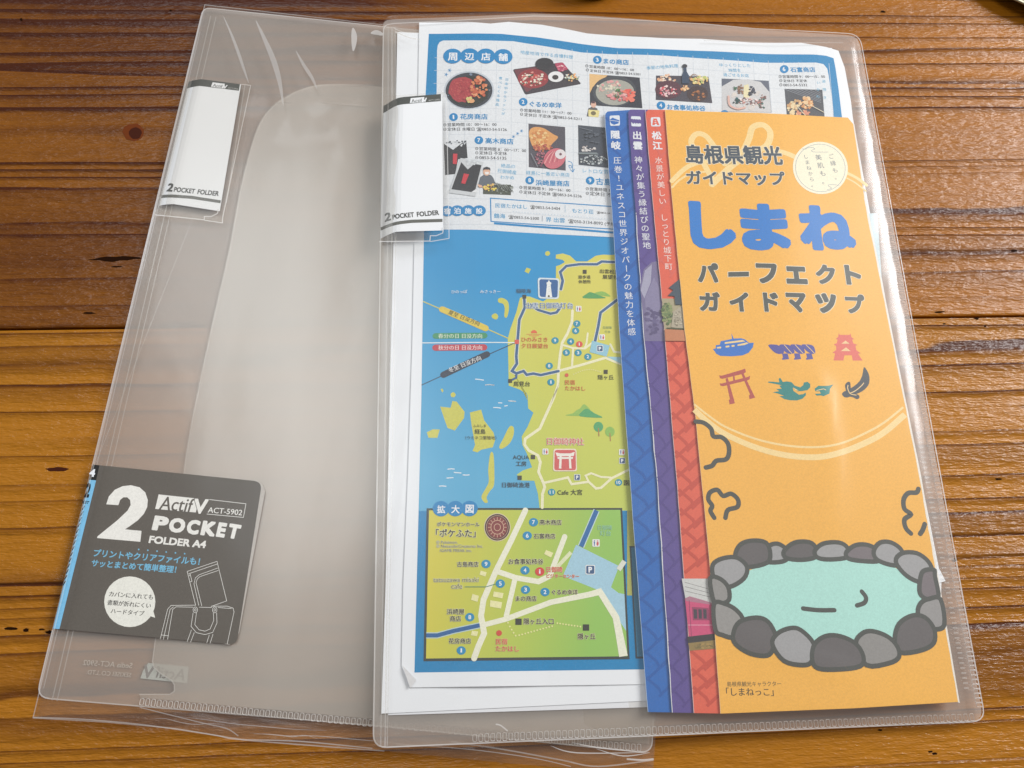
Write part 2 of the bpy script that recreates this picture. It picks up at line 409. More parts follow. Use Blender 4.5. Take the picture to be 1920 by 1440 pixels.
blot('split', planks[0], [(163, 487), (176, 485.5), (188, 482.5), (200, 481), (216, 481.5), (230, 480), (248, 481), (262, 482.5), (266, 485), (252, 485.5), (240, 488), (226, 488), (212, 491), (198, 490), (188, 488), (174, 487.6)], BLK)
blot('split', planks[0], irr(218, 500, 12, 1.2), BLK); blot('split', planks[0], irr(168, 587, 11, 2), BLK)
blot('knot', planks[2], irr(108, 880, 22, 4, 20, .15), KN2)
for px, py, rx, ry, k in [(48, 1181, 6, 3, 2), (20, 1179, 10, 3, 2), (92, 1185, 7, 3, 2), (78, 1180, 5, 2, 2), (1745, 1409, 5, 2, 2), (1752, 1413, 6, 2, 2), (1790, 1050, 5, 3, 2), (1832, 597, 5, 2, 0), (1847, 612, 3, 1.5, 2),
                          (1771, 607, 3, 1.5, 2), (40, 36, 3, 3, 0), (320, 20, 3, 2, 0), (1872, 898, 6, 2, 2), (1650, 1369, 6, 1.6, 2), (1760, 585, 14, 2, 0), (1655, 22, 5, 2, 0), (1900, 470, 7, 2, 0)]:
    blot('pit', planks[k], irr(px, py, rx, ry, 9, .45), BLK)

# ================================================================== ZIP BAG + LEFT FOLDER
bagq = [(384, 9), (722, 47), (1292, 112), (1226, 1438), (1216, 1452), (960, 1432), (720, 1408), (560, 1396), (460, 1388), (330, 1366), (200, 1354), (62, 1346)]
bag = thing('plastic_bag', 'thin crinkled clear plastic bag around the left empty folder', 'plastic bag', plane(640, 720, 0))
sheet_grid('back_film', bagq, lambda x, y: 0 * x + .0003, .02, film('bag_back_film', .04, rough=.1, gain=1.2), bag, .0003)
ridges = [(M_((470, 90), (545, 250), (590, 380), (632, 500), (640, 640)), .0011, .0050), (M_((650, 110), (700, 220), (760, 350), (800, 480), (835, 640), (840, 800)), .0014, .0060),
          (M_((880, 285), (950, 420), (1010, 510), (1030, 640)), .0010, .0050), (M_((1360, 400), (1250, 520), (1130, 640), (1050, 800)), .0009, .005),
          
          (M_((1300, 240), (1335, 190), (1350, 150)), .0008, .003), (M_((1370, 420), (1340, 520), (1250, 640), (1180, 760), (1100, 900)), .0008, .007),
          ([(505, 230), (520, 420), (490, 620), (470, 850)], .0007, .009), ([(640, 260), (600, 480), (590, 700)], .0007, .010),
          (N_((180, 470), (500, 500), (800, 520), (1100, 590), (1180, 615)), .0020, .0022),
          (N_((900, 520), (1100, 545), (1500, 590), (1900, 650)), .0010, .0016), (N_((1120, 575), (1400, 590), (1700, 640)), .0012, .002),
          (O_((300, 730), (700, 760), (1100, 800), (1300, 830)), .0024, .0022), (O_((700, 715), (1000, 745), (1300, 790), (1600, 800)), .0022, .002),
          (O_((1300, 830), (1500, 815), (1700, 780)), .0015, .002), (O_((1500, 760), (1560, 800), (1700, 830)), .001, .002)]
rf = ridge_field(ridges, .004)
eA, eB = plane(75, 1307, .002).xy, plane(1222, 1416, .002).xy
def bag_top(x, y):
    d = (x - eA.x) * (-(eB - eA).normalized().y) + (y - eA.y) * (eB - eA).normalized().x      # + inside the folder
    base = .0012 + .0027 * np.clip((d + .004) / .010, 0, 1)
    c = plane(384, 9, .003).xy; e = plane(62, 1346, .003).xy; q = (e - c).normalized(); dl = (x - c.x) * (-q.y) + (y - c.y) * q.x
    base = np.minimum(base,   .0006 + .0036 * np.clip(dl / .006, 0, 1))
    return base + rf(x, y) + .00003 * np.sin(x * 260 + y * 90) * np.sin(y * 130 - x * 60)
sheet_grid('front_film', bagq, bag_top, .0024, F_BAG, bag, .0034)
bs = Print(Surf(.0036))
bs.stroke(bagq[6:] + [bagq[0]] + bagq[1:2], 2.0, F_LINE, 1); bs.build('sealed_edge', bag)
bs = Print(Surf(.0042))  # pale strokes paint the highlights on the crumpled bottom folds
bs.stroke(smooth_pts(N_((170, 520), (420, 530), (700, 555), (950, 590), (1090, 612), (1190, 630), (1500, 640), (1860, 675))), 2.2, F_LINE, 1)
bs.stroke(smooth_pts(N_((700, 470), (1000, 545), (1130, 575), (1190, 612))), 1.8, F_LINE, 2); bs.stroke(smooth_pts(O_((600, 700), (900, 745), (1200, 800), (1400, 835), (1700, 800))), 2.5, F_LINE, 1)
bs.stroke(smooth_pts(O_((300, 712), (700, 742), (1050, 790), (1250, 835))), 1.6, F_LINE, 3); bs.stroke(smooth_pts(O_((1560, 795), (1640, 800), (1700, 795))), 3, F_EDGE, 2)
for k in range(4):
    x0 = random.uniform(70, 900); x1 = x0 + random.uniform(120, 420); f = random.uniform(.25, .85)
    yy = lambda x: (1310 + (x - 75) * .094) * (1 - f) + (1350 + (x - 75) * .075) * f
    bs.stroke(smooth_pts([(x0 + (x1 - x0) * i / 5, yy(x0 + (x1 - x0) * i / 5) + random.uniform(-4, 4) + 3) for i in range(6)]), lambda t: .2 + 1.2 * math.sin(t * math.pi), F_LINE, 5 + k)
for k in range(3):
    x0 = random.uniform(1020, 1120); bs.stroke(smooth_pts([(x0, 1392 + k * 6), (x0 + 50, 1402 + k * 5.5 + random.uniform(-5, 5)), (1218, 1412 + k * 3 + random.uniform(-7, 7))]), lambda t: .2 + 1.8 * math.sin(t * math.pi), F_EDGE, 16 + k)
for pl, wd in ((M_((478, 96), (520, 190), (562, 300), (596, 400), (620, 470)), 5), (M_((660, 118), (712, 230), (762, 350), (795, 470), (815, 600)), 9), (M_((885, 288), (930, 370), (975, 440), (1005, 505)), 6)):
    q = Print(Surf(.0052)); q.stroke(smooth_pts(pl), (lambda t, w=wd: w * (.12 + math.sin(t * math.pi))), F_LINE, 30, cap=False); q.build('fold_glint', bag)  # window reflections on the bag folds, painted as milky streaks
for pl, wd in ((M_((1206, 160), (1213, 215), (1208, 290)), 9), (M_((1306, 190), (1340, 186), (1378, 200)), 9)):
    q = Print(Surf(.0050)); q.stroke(smooth_pts(pl), (lambda t, w=wd: w * (.2 + math.sin(t * math.pi))), F_EDGE, 30, cap=False); q.build('fold_glint', bag)  # brightest glints of the bag, painted as milky strokes
bs.build('fold_highlight', bag)

LQ = [(381, 14), (722, 50), (1288, 116), (1222, 1412), (722, 1362), (68, 1308)]
lf = thing('clear_folder', 'empty cloudy clear folder in a plastic bag, dark product card at its lower left', 'folder', plane(640, 720, .0004))
Lr = rquad(LQ, [14, 0, 16, 22, 0, 26])
sheet_grid('back_cover', Lr, lambda x, y: 0 * x + .0007, .02, F_BACK, lf, .0007)
LP = smooth_pts([(345, 880), (362, 780), (400, 600), (430, 470), (450, 360), (475, 262), (497, 215), (530, 185), (575, 165), (620, 158), (700, 160)], 5) + [(1200, 210), (1275, 225), (1218, 1395), (720, 1350), (262, 1308)] + [(262, 1302), (318, 1302), (327, 1296), (327, 1284), (322, 1276), (300, 1262), (289, 1252), (286, 1240), (292, 1195)]
sheet_grid('pocket', LP, lambda x, y: .0013 + .00045 * np.sin(x * 62 + y * 12) + .00016 * np.sin(x * 171 + y * 30), .004, F_POCK, lf, .0014)
pe = Print(Surf(.00165)); pe.stroke(LP[:51], 1.8, F_LINE, 1); pe.stroke(LP[-9:], 2.0, F_EDGE, 1); pe.stroke([(515, 193), (600, 193), (690, 198)], 1.3, F_LINE, 2); pe.build('pocket_edge', lf)
sheet_grid('front_cover', Lr, lambda x, y: .0021 + .00015 * np.sin(x * 40), .01, F_COVL, lf, .0021)
SL = Surf(.0023)
c = Print(SL); c.stroke(Lr + [Lr[0]], 1.8, F_EDGE, 1); c.build('cover_edge', lf)
c = Print(SL)
for a, b, wd in (((395, 30), (98, 1312), 1.5), ((405, 32), (107, 1314), 1.2), ((375, 60), (82, 1290), 1.0), ((421, 470), (300, 1160), .0)):
    if wd: c.stroke([a, b], wd, F_LINE, 2)
c.stroke([(365, 400), (180, 868)], .8, F_LINE, 3); c.build('spine_crease', lf)

def ring_mark(wp, hp, surf, c, name='weld_mark'):
    """one welded loop: a rounded ring pressed from the film; returns its mesh in local axes"""
    k = (surf.at(c[0] + 1, c[1]) - surf.at(*c)).length; w_, h_ = wp * k / 2, hp * k / 2; t = 1.35 * k
    bm = bmesh.new(); rings = []
    for dz, ins in ((0, 0), (.00022, t * .5), (0, t)):
        R = []
        for i in range(12):
            a = 6.283 * (i + .5) / 12; x = (w_ - ins) * max(-1, min(1, 1.25 * math.cos(a))); y = (h_ - ins) * max(-1, min(1, 1.25 * math.sin(a)))
            R.append(bm.verts.new((x, y, dz)))
        rings.append(R)
    for r in (0, 1):
        for i in range(12):
            j = (i + 1) % 12; bm.faces.new((rings[r][i], rings[r][j], rings[r + 1][j], rings[r + 1][i]))
    bmesh.ops.recalc_face_normals(bm, faces=bm.faces[:])
    me = bpy.data.meshes.new(name); bm.to_mesh(me); bm.free(); me.materials.append(F_WELD); return me
def weld_row(p0, p1, n, wp, hp, surf, parent, lift=.0001):
    me = ring_mark(wp, hp, surf, ((p0[0] + p1[0]) / 2, (p0[1] + p1[1]) / 2)); off = root_of(parent).location
    for i in range(n):
        k = i / (n - 1); px = (p0[0] + (p1[0] - p0[0]) * k, p0[1] + (p1[1] - p0[1]) * k); q = surf.at(*px)
        u = (surf.at(*p1) - surf.at(*p0)); o = bpy.data.objects.new('weld_mark', me); COL.objects.link(o); o.parent = parent
        o.location = Vector((q.x, q.y, surf.z(q.x, q.y) + lift)) - off
        o.rotation_euler = (0, 0, math.atan2(u.y, u.x)); o.scale = (1, random.uniform(.9, 1.08), 1)
weld_row((266, 1316), (1198, 1402), 88, 8.2, 13, SL, lf)

def spine_label(q, roll, surf_z, parent, lab, dirx):
    """white paper slip curved round the spine, with grey bands and its wording. q: TL,TR,BR,BL"""
    s = Surf(surf_z[0], surf_z[1], surf_z[2], roll, .0015)
    TL, TR, BR, BL = [Vector(p) for p in q]
    def at(u, v): return tuple(TL * (1 - u) * (1 - v) + TR * u * (1 - v) + BR * u * v + BL * (1 - u) * v)
    o = Print(s).poly([at(0, 0), at(.25, -.012), at(1, 0), at(1, 1), at(.25, .985), at(0, 1)], WHITE, 0).build('spine_label', parent, lab)
    bands = Print(s)
    DG, MG = (72, 76, 73), (96, 97, 92)
    bands.poly([at(0, 0), at(.25, -.012), at(.98, 0), at(.98, .052), at(.25, .042), at(0, .055)], DG, 2)
    bands.build('printed_band', o); bands = Print(s)
    bands.poly([at(0, .915), at(.5, .905), at(.99, .915), at(.99, .938), at(.5, .929), at(0, .94)], MG, 2)
    bands.build('printed_band', o)
    t = Print(s); t.poly([at(.47, .005), at(.70, .008), at(.69, .046), at(.455, .04)], WHITE, 4)
    t.text('Actif', at(.485, .038), at(.665, .042), DG, 6, .01); t.text('V', at(.675, .044), at(.745, .046), WHITE, 6, .03)
    t.text('ACT-5902', at(.77, .043), at(.965, .046), (190, 192, 190), 5)
    t.text('2', at(.075, .885), at(.165, .887), (66, 68, 66), 4, .035); t.text('POCKET', at(.20, .887), at(.54, .885), (66, 68, 66), 4, .03, h=8.6)
    t.text('FOLDER', at(.59, .885), at(.935, .883), (66, 68, 66), 4, .03, h=8.6); t.build('lettering', o)
    return o
ux = (plane(900, 300) - plane(700, 300)).xy.normalized()
ll = Vector(((plane(450, 160) - plane(352, 149)).x, (plane(450, 160) - plane(352, 149)).y)).normalized()
pL = plane(352, 149, .0027).xy; u0 = pL.dot(ll)
spine_label([(352, 149), (452, 158), (412, 396), (297, 383)], lambda u: -.0016 * max(0, 1 - (u - u0 + .0) / .007) ** 2 if u > u0 - .03 else -.0016, (.0030, (0, 0), ll), lf, 'white spine slip of the left folder', 1)
pp = Print(Surf(.0032))
pp.stroke([(292, 403), (383, 412), (383, 406), (396, 406), (408, 400), (409, 392)], 1.8, F_EDGE, 1); pp.stroke([(384, 413), (417, 418), (418, 405), (470, 160), (452, 158)], 1.6, F_EDGE, 2)
pp.stroke([(459, 160), (425, 380)], 1.4, F_LINE, 3)
pp.build('label_sleeve_edge', lf)
Print(Surf(.0031)).poly([(348, 147), (472, 158), (418, 418), (292, 404)], F_BAG, 1).build('label_sleeve', lf)

# dark product card
card = thing('product_card', 'dark grey card with a big white 2 wrapped round the left folder', 'card', plane(300, 1040, .0025))
SC = Surf(.0027)
DK = (92, 86, 79)
Print(SC).poly(L_((1282, 128), (1320, 150), (1338, 190), (1185, 1020), (1160, 1070), (1128, 1092), (1100, 1088), (1280, 400)), (190, 184, 178), 0).build('card_side', card, 'pale thick edge of the card')
Print(SC).poly(rquad(L_((330, 35), (1320, 135), (1170, 1092), (128, 1000)), [0, 16, 14, 0], 6), DK, 2).build('card_face', card)
st = Print(SC); st.poly(L_((327, 34), (365, 39), (345, 128), (307, 124)), (24, 22, 20), 4); st.poly(L_((307, 124), (345, 128), (130, 1000), (93, 998)), (122, 186, 222), 4)
st.text('4', L_(305, 103), L_(333, 105), WHITE, 6, .04); st.text('2', L_(277, 222), L_(300, 224), (20, 20, 20), 6, .05, h=24); st.text('KET', L_(263, 262), L_(302, 266), (20, 20, 20), 6, .03)
for i in range(14):
    a = (266 - i * 8.6, 285 + i * 34); st.stroke(L_((a[0] - 1, a[1] + 14), (a[0] + 12, a[1] - 8)), 1.8, (30, 34, 38), 6)
st.build('blue_strip', card, 'light blue strip along the folded edge of the card')
two = Print(SC); two.poly(L_((405, 268), (420, 222), (455, 183), (500, 162), (550, 156), (600, 168), (634, 198), (649, 243), (645, 285), (625, 325), (590, 362), (545, 395), (515, 415), (612, 424), (605, 488), (350, 466), (355, 455), (470, 362), (530, 305), (548, 272), (545, 243), (528, 227), (505, 227), (486, 243), (476, 273)), (243, 242, 238), 4); two.build('large_numeral', card)
t = Print(SC); Wc = (240, 239, 235)
t.poly(L_((712, 210), (938, 234), (945, 262), (930, 316), (692, 295)), Wc, 4); t.text('Actif', L_(712, 300), L_(905, 314), DK, 6, .012, h=26, lean=.1)
t.text('V', L_(915, 318), L_(990, 322), Wc, 7, .03, h=26, halo=((92, 86, 79), .03))
t.stroke(L_((1010, 240), (1225, 265), (1210, 345), (995, 325)), 1.0, Wc, 4); t.text('ACT-5902', L_(1000, 316), L_(1200, 333), Wc, 4, .012)
t.build('logo', card)
t = Print(SC)
for ch, a, b in (('P', 672, 762), ('O', 764, 865), ('C', 868, 950), ('K', 955, 1045), ('E', 1045, 1105), ('T', 1108, 1205)):
    sl = lambda x: 418 + (x - 672) * .105
    t.text(ch, L_(a + 9, sl(a) - 5), L_(b - (30 if ch == 'T' else 12), sl(b) - 6), Wc, 4, .06, h=24)
t.text('FOLDER A4', L_(655, 493), L_(985, 524), Wc, 4, .036, h=13)
t.build('lettering', card, 'white bold words POCKET FOLDER A4')
LB = (118, 190, 226)
t = Print(SC); t.text('プリントやクリアファイルも！', L_(328, 570), L_(950, 622), LB, 4, .022)
t.build('lettering', card, 'first light blue Japanese line, dotted above'); t = Print(SC); t.text('サッとまとめて簡単整理！', L_(316, 628), L_(812, 668), LB, 4, .022)
t.build('lettering', card, 'second light blue Japanese line')
for i in range(6): t = Print(SC); t.poly(ell(*L_(595 + i * 54, 533 + i * 5), 1.6, n=8), LB, 4); t.build('accent_dot', card)
t = Print(SC); t.poly(ell(*L_(543, 840), 48, 47.5), (240, 240, 233), 4); t.poly(L_((650, 920), (680, 890), (692, 934)), (240, 240, 233), 3)
for s_, a, b in (('カバンに入れても', (420, 806), (677, 826)), ('書類が折れにくい', (410, 856), (664, 876)), ('ハードタイプ', (430, 906), (625, 922))): t.text(s_, L_(*a), L_(*b), (52, 50, 48), 6, .015)
t.build('speech_bubble', card)
t = Print(SC)
for i, pl in enumerate([((930, 862), (880, 662), (1055, 603), (1112, 835), (1020, 868)), ((888, 676), (1058, 618)), ((893, 690), (898, 676)), ((893, 725), (908, 720), (897, 676)), ((948, 862), (920, 735), (928, 700), (950, 682), (1060, 642)), ((966, 865), (932, 728), (940, 705), (956, 692), (1064, 656)),
           ((722, 1060), (765, 885), (785, 862), (930, 860)), ((1020, 866), (1115, 866), (1150, 878), (1155, 900), (1115, 1088)), ((765, 1062), (795, 885), (815, 870), (915, 872)), ((740, 1062), (780, 885), (800, 870)), ((727, 1035), (772, 1040)), ((950, 872), (1025, 874)), ((1060, 874), (1140, 880)),
           ((880, 1075), (905, 1005)), ((900, 1078), (922, 1020)), ((915, 905), (903, 985), (935, 1022), (985, 1033), (1030, 1020), (1055, 965), (1053, 905)), ((935, 905), (925, 975), (950, 1005), (985, 1013), (1015, 1000), (1036, 950), (1034, 905)), ((995, 1082), (1010, 1035)), ((1015, 1084), (1032, 1030))]):
    t.stroke(L_(*pl), .85, Wc, 4 + i * .4, cap=False)
for cx in (928, 1042): t.stroke(ell(*L_(cx, 888), 4.2, 5.5, n=14), .85, Wc, 13, closed=True); t.stroke(ell(*L_(cx, 888), 1.6, 2.4, n=8), .8, Wc, 13, closed=True)
t.build('bag_drawing', card, 'white outline drawing of a folder in a handbag')
# mirrored maker's print seen through the back of the folder
t = Print(Surf(.0010)); GM = (196, 190, 182)
t.text('Sedia ACT-5902', (247, 1253), (155, 1247), GM, 1, .012); t.text('SEKISEI CO.,LTD.', (245, 1270), (161, 1264), GM, 1, .005)
t.poly([(278, 1243), (354, 1250), (351, 1281), (263, 1272), (268, 1258)], (186, 190, 186), 1); t.text('Actif', (345, 1276), (288, 1270), (128, 124, 122), 3, .01, lean=-.1); t.text('V', (286, 1272), (266, 1270), (136, 132, 130), 3, .02)
t.build('mirrored_lettering', lf, 'maker print on the back seen through the film, reversed')

# ================================================================== RIGHT STACK
RQ = [(719, 42), (1612, 64), (1848, 1352), (700, 1402)]
a0 = plane(708, 720).xy; a1 = plane(1735, 720).xy; dd = (a1 - a0); Lw = dd.length; dd = dd / Lw
Z0, Z1 = .0053, .0012; kk = (Z1 - Z0) / Lw
BB = (dd.x * kk, dd.y * kk); AA = Z0 - (a0.x * BB[0] + a0.y * BB[1])
RS = Surf(AA, BB)
def rz(dz):
    return lambda x, y: AA + BB[0] * x + BB[1] * y + dz
rf_ = thing('clear_folder', 'clear folder with white papers and an orange brochure inside it', 'folder', plane(1270, 720, Z1))
top_edge = [(740, 44), (860, 38), (1000, 30), (1100, 32), (1200, 38), (1320, 45), (1420, 54), (1500, 58), (1560, 61)]
Rr = rquad([(719, 47)] + top_edge + [(1612, 64), (1848, 1352), (700, 1402)], [12] + [0] * 9 + [22, 26, 26])
Rin = [(724, 60), (1605, 78), (1838, 1345), (706, 1395)]
sheet_grid('back_cover', Rr, rz(0), .03, F_BACK, rf_, .0025)
# blank papers under the map
p1 = thing('blank_paper', 'white blank sheet lowest in the right folder, showing a thin strip at the bottom', 'paper', plane(1100, 900, .002))
Print(RS.up(.0003)).poly([(752, 62), (1562, 96), (1600, 420), (1715, 1000), (1760, 1290), (1211, 1326), (728, 1341)], PAPER, 0).build('sheet', p1, thick=.0001)
p2 = thing('blank_paper', 'white blank sheet beneath the map with its left margin beside the spine', 'paper', plane(1050, 900, .002))
Print(RS.up(.00055)).poly([(745, 60), (1560, 90), (1596, 330), (1735, 1150), (1750, 1296), (1211, 1314), (715, 1338), (723, 1100), (738, 440)], WHITE, 0).build('sheet', p2, thick=.0001)
# ---- the map
def rip(u): return .00022 * math.sin(u * 75 + .6) + .00012 * math.sin(u * 160)
MS = Surf(AA + .0011, BB, dd, rip, .008)
mp = thing('map_sheet', 'printed blue and yellow area map with shop photos, under the brochure', 'map', plane(1050, 700, .002))
paper = A_((75, 55), (500, 55), (700, 70), (860, 52), (1150, 75), (1400, 120), (1550, 150), (1920, 180)) + B_((400, 95), (700, 97), (1100, 125), (1500, 130), (1700, 165), (1800, 195), (1850, 330), (1900, 600), (1915, 730)) + [(1660, 560), (1765, 1090), (1760, 1262), (1211, 1283), (769, 1289), (753, 1248), (756, 1100), (765, 886), (773, 643), (777, 449), (784, 175)]
Print(MS).poly(paper, WHITE, 0).build('paper', mp, thick=.0001)
fold = Print(MS.up(.0006)); fold.poly([(754, 1247), (781, 1275), (769, 1290)], ink(222, 222, 224), 0); fold.build('folded_corner', mp, 'small dog-ear at the lower left corner')
BLU = (0, 132, 190)
outer = [(804, 63), (941, 64), (1005, 69.5), (1090, 82), (1160, 90)] + B_((400, 185), (800, 197), (1200, 215), (1600, 225), (1700, 235), (1760, 255), (1775, 330), (1800, 500), (1828, 730)) + [(1700, 800), (1745, 1236), (1207, 1255), (777, 1261), (785, 949), (790, 751), (795, 432), (798, 175)]
Print(MS).poly(outer, BLU, 1).build('blue_border', mp)
inner = A_((228, 670), (232, 300), (238, 255), (255, 228), (285, 215), (900, 222), (1200, 268), (1500, 318), (1800, 335)) + B_((400, 235), (800, 260), (1200, 285), (1620, 290), (1680, 303), (1710, 340), (1722, 400), (1750, 600), (1757, 730)) + [(1600, 480), (1147, 444), (1008, 438), (909, 432), (872, 431), (806, 430), (812, 300)]
PG = (228, 232, 237)
Print(MS).poly(inner, PG, 2).build('white_panel', mp)
g = Print(MS)
for i in range(1, 27): 
    x = 818 + i * 28.3; y0 = 78 + max(0, x - 940) * .058; g.stroke([(x, y0 + 6), (x - 8 + (x - 818) * .045, 366 + max(0, x - 920) * .06)], .8, (206, 213, 222), 3, cap=False)
for i in range(1, 15): g.stroke([(816 - i, 84 + i * 24), (960, 84 + i * 24.2), (1170, 96 + i * 24.5), (1546, 120 + i * 26)], .8, (207, 214, 223), 3.4, cap=False)
g.build('grid_lines', mp)
HB = (8, 132, 194)
def badge(sheetS, fr, c, n, par, r=8.2, col=HB, lv=8):
    b = Print(sheetS); x, y = fr(*c); b.poly(ell(x, y, r, r * .92, n=20), col, lv); hw = r * (.12 if n in '1i' else .28 if len(n) == 1 else .5)
    b.text(n, (x - hw, y + r * .42), (x + hw, y + r * .42), WHITE, lv + 2, .02, h=r * .85); return b.build('number_badge', par)
def heading(chars, fr, pts, rx, ry, par):
    b = Print(MS); H0 = 14
    for i, (x, y) in enumerate(pts): b.poly(ell(*fr(x, y), rx, ry, n=26), HB, H0 + i * .5)
    for i, (ch, (x, y)) in enumerate(zip(chars, pts)):
        px, py = fr(x, y); b.text(ch, (px - rx * .48, py + ry * .48), (px + rx * .48, py + ry * .52), WHITE, H0 + 3, .02)
    return b.build('heading', par)
heading('周辺店舗', A_, [(368, 355), (517, 355), (660, 357), (812, 360)], 17.5, 14, mp)
heading('宿泊施設', C_, [(245, 940), (340, 938), (443, 938), (548, 940)], 12.5, 10, mp)
BK = (36, 38, 44)
def shop(no, name, fr, nb, n0, n1, lines, w=.0):
    b = Print(MS); b.text(name, fr(*n0), fr(*n1), (20, 136, 196), 6, .02)
    for s_, a, c in lines:
        if s_[0] in '◎※': 
            x, y = fr(*a); b.stroke(ell(x + 2.6, y - 2.6, 2.5, n=10), .8, BK, 5, closed=True); b.stroke([(x + 2.6, y - 4), (x + 2.6, y - 2.4), (x + 4, y - 2.4)] if s_[0] == '◎' else [(x + 1.2, y - 2.6), (x + 4, y - 2.6)], .7, BK, 5.5, cap=False)
            k = 7.5 / max(1, math.dist(fr(*a), fr(*c))); a2 = (a[0] + (c[0] - a[0]) * k, a[1] + (c[1] - a[1]) * k); b.text(s_[1:], fr(*a2), fr(*c), BK, 5, .014)
        else: b.text(s_, fr(*a), fr(*c), BK, 5, .006)
    o = b.build('shop_entry', mp); badge(MS, fr, nb, no, o); return o
shop('1', '花房商店', C_, (305, 50), (370, 68), (628, 70), [('◎営業時間 10：00〜16：00', (210, 135), (712, 135)), ('※定休日 水曜日 ☎0853-54-5126', (210, 178), (810, 182))])
shop('2', 'ぐるめ幸洋', A_, (988, 755), (1045, 790), (1325, 805), [('◎営業時間 11：30〜17：00', (962, 838), (1412, 866)), ('※定休日 不定休 ☎0853-54-5211', (962, 875), (1500, 915))])
shop('3', 'まの商店', A_, (1640, 382), (1695, 410), (1915, 428), [('◎営業時間 10：00〜16：00', (1535, 448), (1960, 486)), ('※定休日 不定休 ☎0853-54-5201', (1540, 484), (2015, 525))])
shop('4', 'お食事処柿谷', B_, (380, 634), (430, 662), (738, 672), [])
shop('6', '石富商店', B_, (1368, 338), (1420, 360), (1615, 362), [('◎営業時間 9：00〜15：00', (1325, 408), (1692, 412)), ('※定休日 不定休', (1330, 440), (1550, 444)), ('※0853-54-5332', (1330, 474), (1552, 478))])
shop('7', '高木商店', C_, (545, 272), (608, 298), (872, 304), [('◎営業時間 8：00〜17：00', (512, 364), (992, 380)), ('※定休日 不定休', (512, 404), (812, 410)), ('※0853-54-5135', (512, 450), (806, 454))])
shop('8', '浜崎屋商店', C_, (1027, 647), (1085, 690), (1403, 700), [('◎営業時間 9：30〜16：00', (930, 728), (1412, 756)), ('※定休日 不定休 ☎0853-54-5236', (930, 770), (1520, 810))])
shop('9', '古島商店', C_, (1600, 648), (1655, 680), (1960, 700), [('◎営業時間 10：00〜16：00', (1560, 738), (2060, 770)), ('※定休日 不定休', (1560, 782), (1900, 808))])
b = badge(MS, B_, (890, 700), '5', mp)
def notes(items, col=(88, 174, 216)):
    b = Print(MS)
    for s_, fr, a, c in items: b.text(s_, fr(*a), fr(*c), col, 6, .004)
    return b.build('handwritten_note', mp)
notes([('地産地消で作る自慢料理', A_, (962, 330), (1425, 374))]); notes([('季節の地魚料理', B_, (268, 348), (520, 326))])
notes([('ゆっくりとした', B_, (850, 318), (1100, 322)), ('時間を', B_, (925, 360), (1020, 360)), ('過ごせるお店', B_, (880, 395), (1085, 402))])
notes([('絶品の', C_, (755, 525), (888, 532)), ('日御碕産', C_, (725, 572), (900, 592)), ('わかめ', C_, (748, 634), (878, 640))])
notes([('経島に一番近い商店', C_, (992, 588), (1405, 612))]); notes([('レトロな雰囲気', C_, (1530, 570), (1880, 590))])
b = Print(MS); b.vtext('日本中からファンが', A_(845, 560), A_(812, 860), 7, (88, 174, 216), 6); b.vtext('食べにくる逸品', A_(790, 548), A_(760, 780), 7, (88, 174, 216), 6); b.build('handwritten_note', mp)
b = Print(MS); b.vtext('いかの', B_(1640, 450), B_(1635, 560), 7, (120, 190, 222), 6); b.vtext('姿焼き', B_(1682, 440), B_(1690, 570), 7, (120, 190, 222), 6); b.build('handwritten_note', mp)
b = Print(MS)
for x, y in ((312, 515), (342, 478)): 
    for k in range(5): a = k * 1.256; px, py = A_(x, y); b.stroke([(px, py), (px + 3.4 * math.cos(a), py + 3.4 * math.sin(a))], 1.1, HB, 5 + k * .3, cap=False)
    b.build('sparkle_mark', mp); b = Print(MS)
for x, y in ((873, 235), (912, 205), (950, 180)):
    for k in range(5): a = k * 1.256; px, py = C_(x, y); b.stroke([(px, py), (px + 3 * math.cos(a), py + 3 * math.sin(a))], 1.1, HB, 5 + k * .3, cap=False)
    b.build('sparkle_mark', mp); b = Print(MS)
b.stroke(smooth_pts(C_((1390, 465), (1425, 480), (1430, 520), (1405, 530), (1400, 505), (1430, 520), (1435, 565))), 1.2, HB, 5); b.stroke(C_((1412, 545), (1436, 568), (1450, 540)), 1.2, HB, 6)
b.build('curly_arrow', mp)
# --- photographs printed on the map
def photo(label, fn):
    b = Print(MS); fn(b); return b.build('food_photo', mp, label)
SALM, RED, RICE, DGRN = (222, 128, 88), (176, 62, 66), (226, 214, 200), (54, 74, 52)
def f1(b):
    x, y = A_(512, 655); b.poly(ell(x, y, 47, 36, n=36), (196, 204, 214), 4); b.poly(ell(x, y + .5, 44, 33.5, n=36), (54, 60, 70), 5)
    b.specks((x, y), 44, 33, [(120, 136, 158), (64, 76, 88), (40, 48, 50)], 60, 3, 6); b.poly(ell(x - 1, y + 2, 38, 28, n=30), (38, 46, 42), 19)
    b.poly(irr(x - 13, y - 1, 25, 24, 24, .06), (172, 58, 66), 20); b.specks((x - 13, y - 1), 23, 22, [(186, 70, 74), (160, 50, 60), (192, 82, 80)], 90, 2.2, 21)
    b.specks((x + 19, y - 3), 16, 22, [(224, 138, 92), (212, 118, 80), (232, 160, 118), (196, 96, 66)], 60, 4, 34); b.specks((x + 2, y + 19), 7, 5, [(214, 206, 130), (230, 170, 120)], 8, 4.4, 47)
    b.specks((x, y + 4), 40, 28, [(40, 62, 44), (30, 38, 36)], 14, 2.2, 48) if False else None
photo('round bowl of red roe and orange salmon over rice', f1)
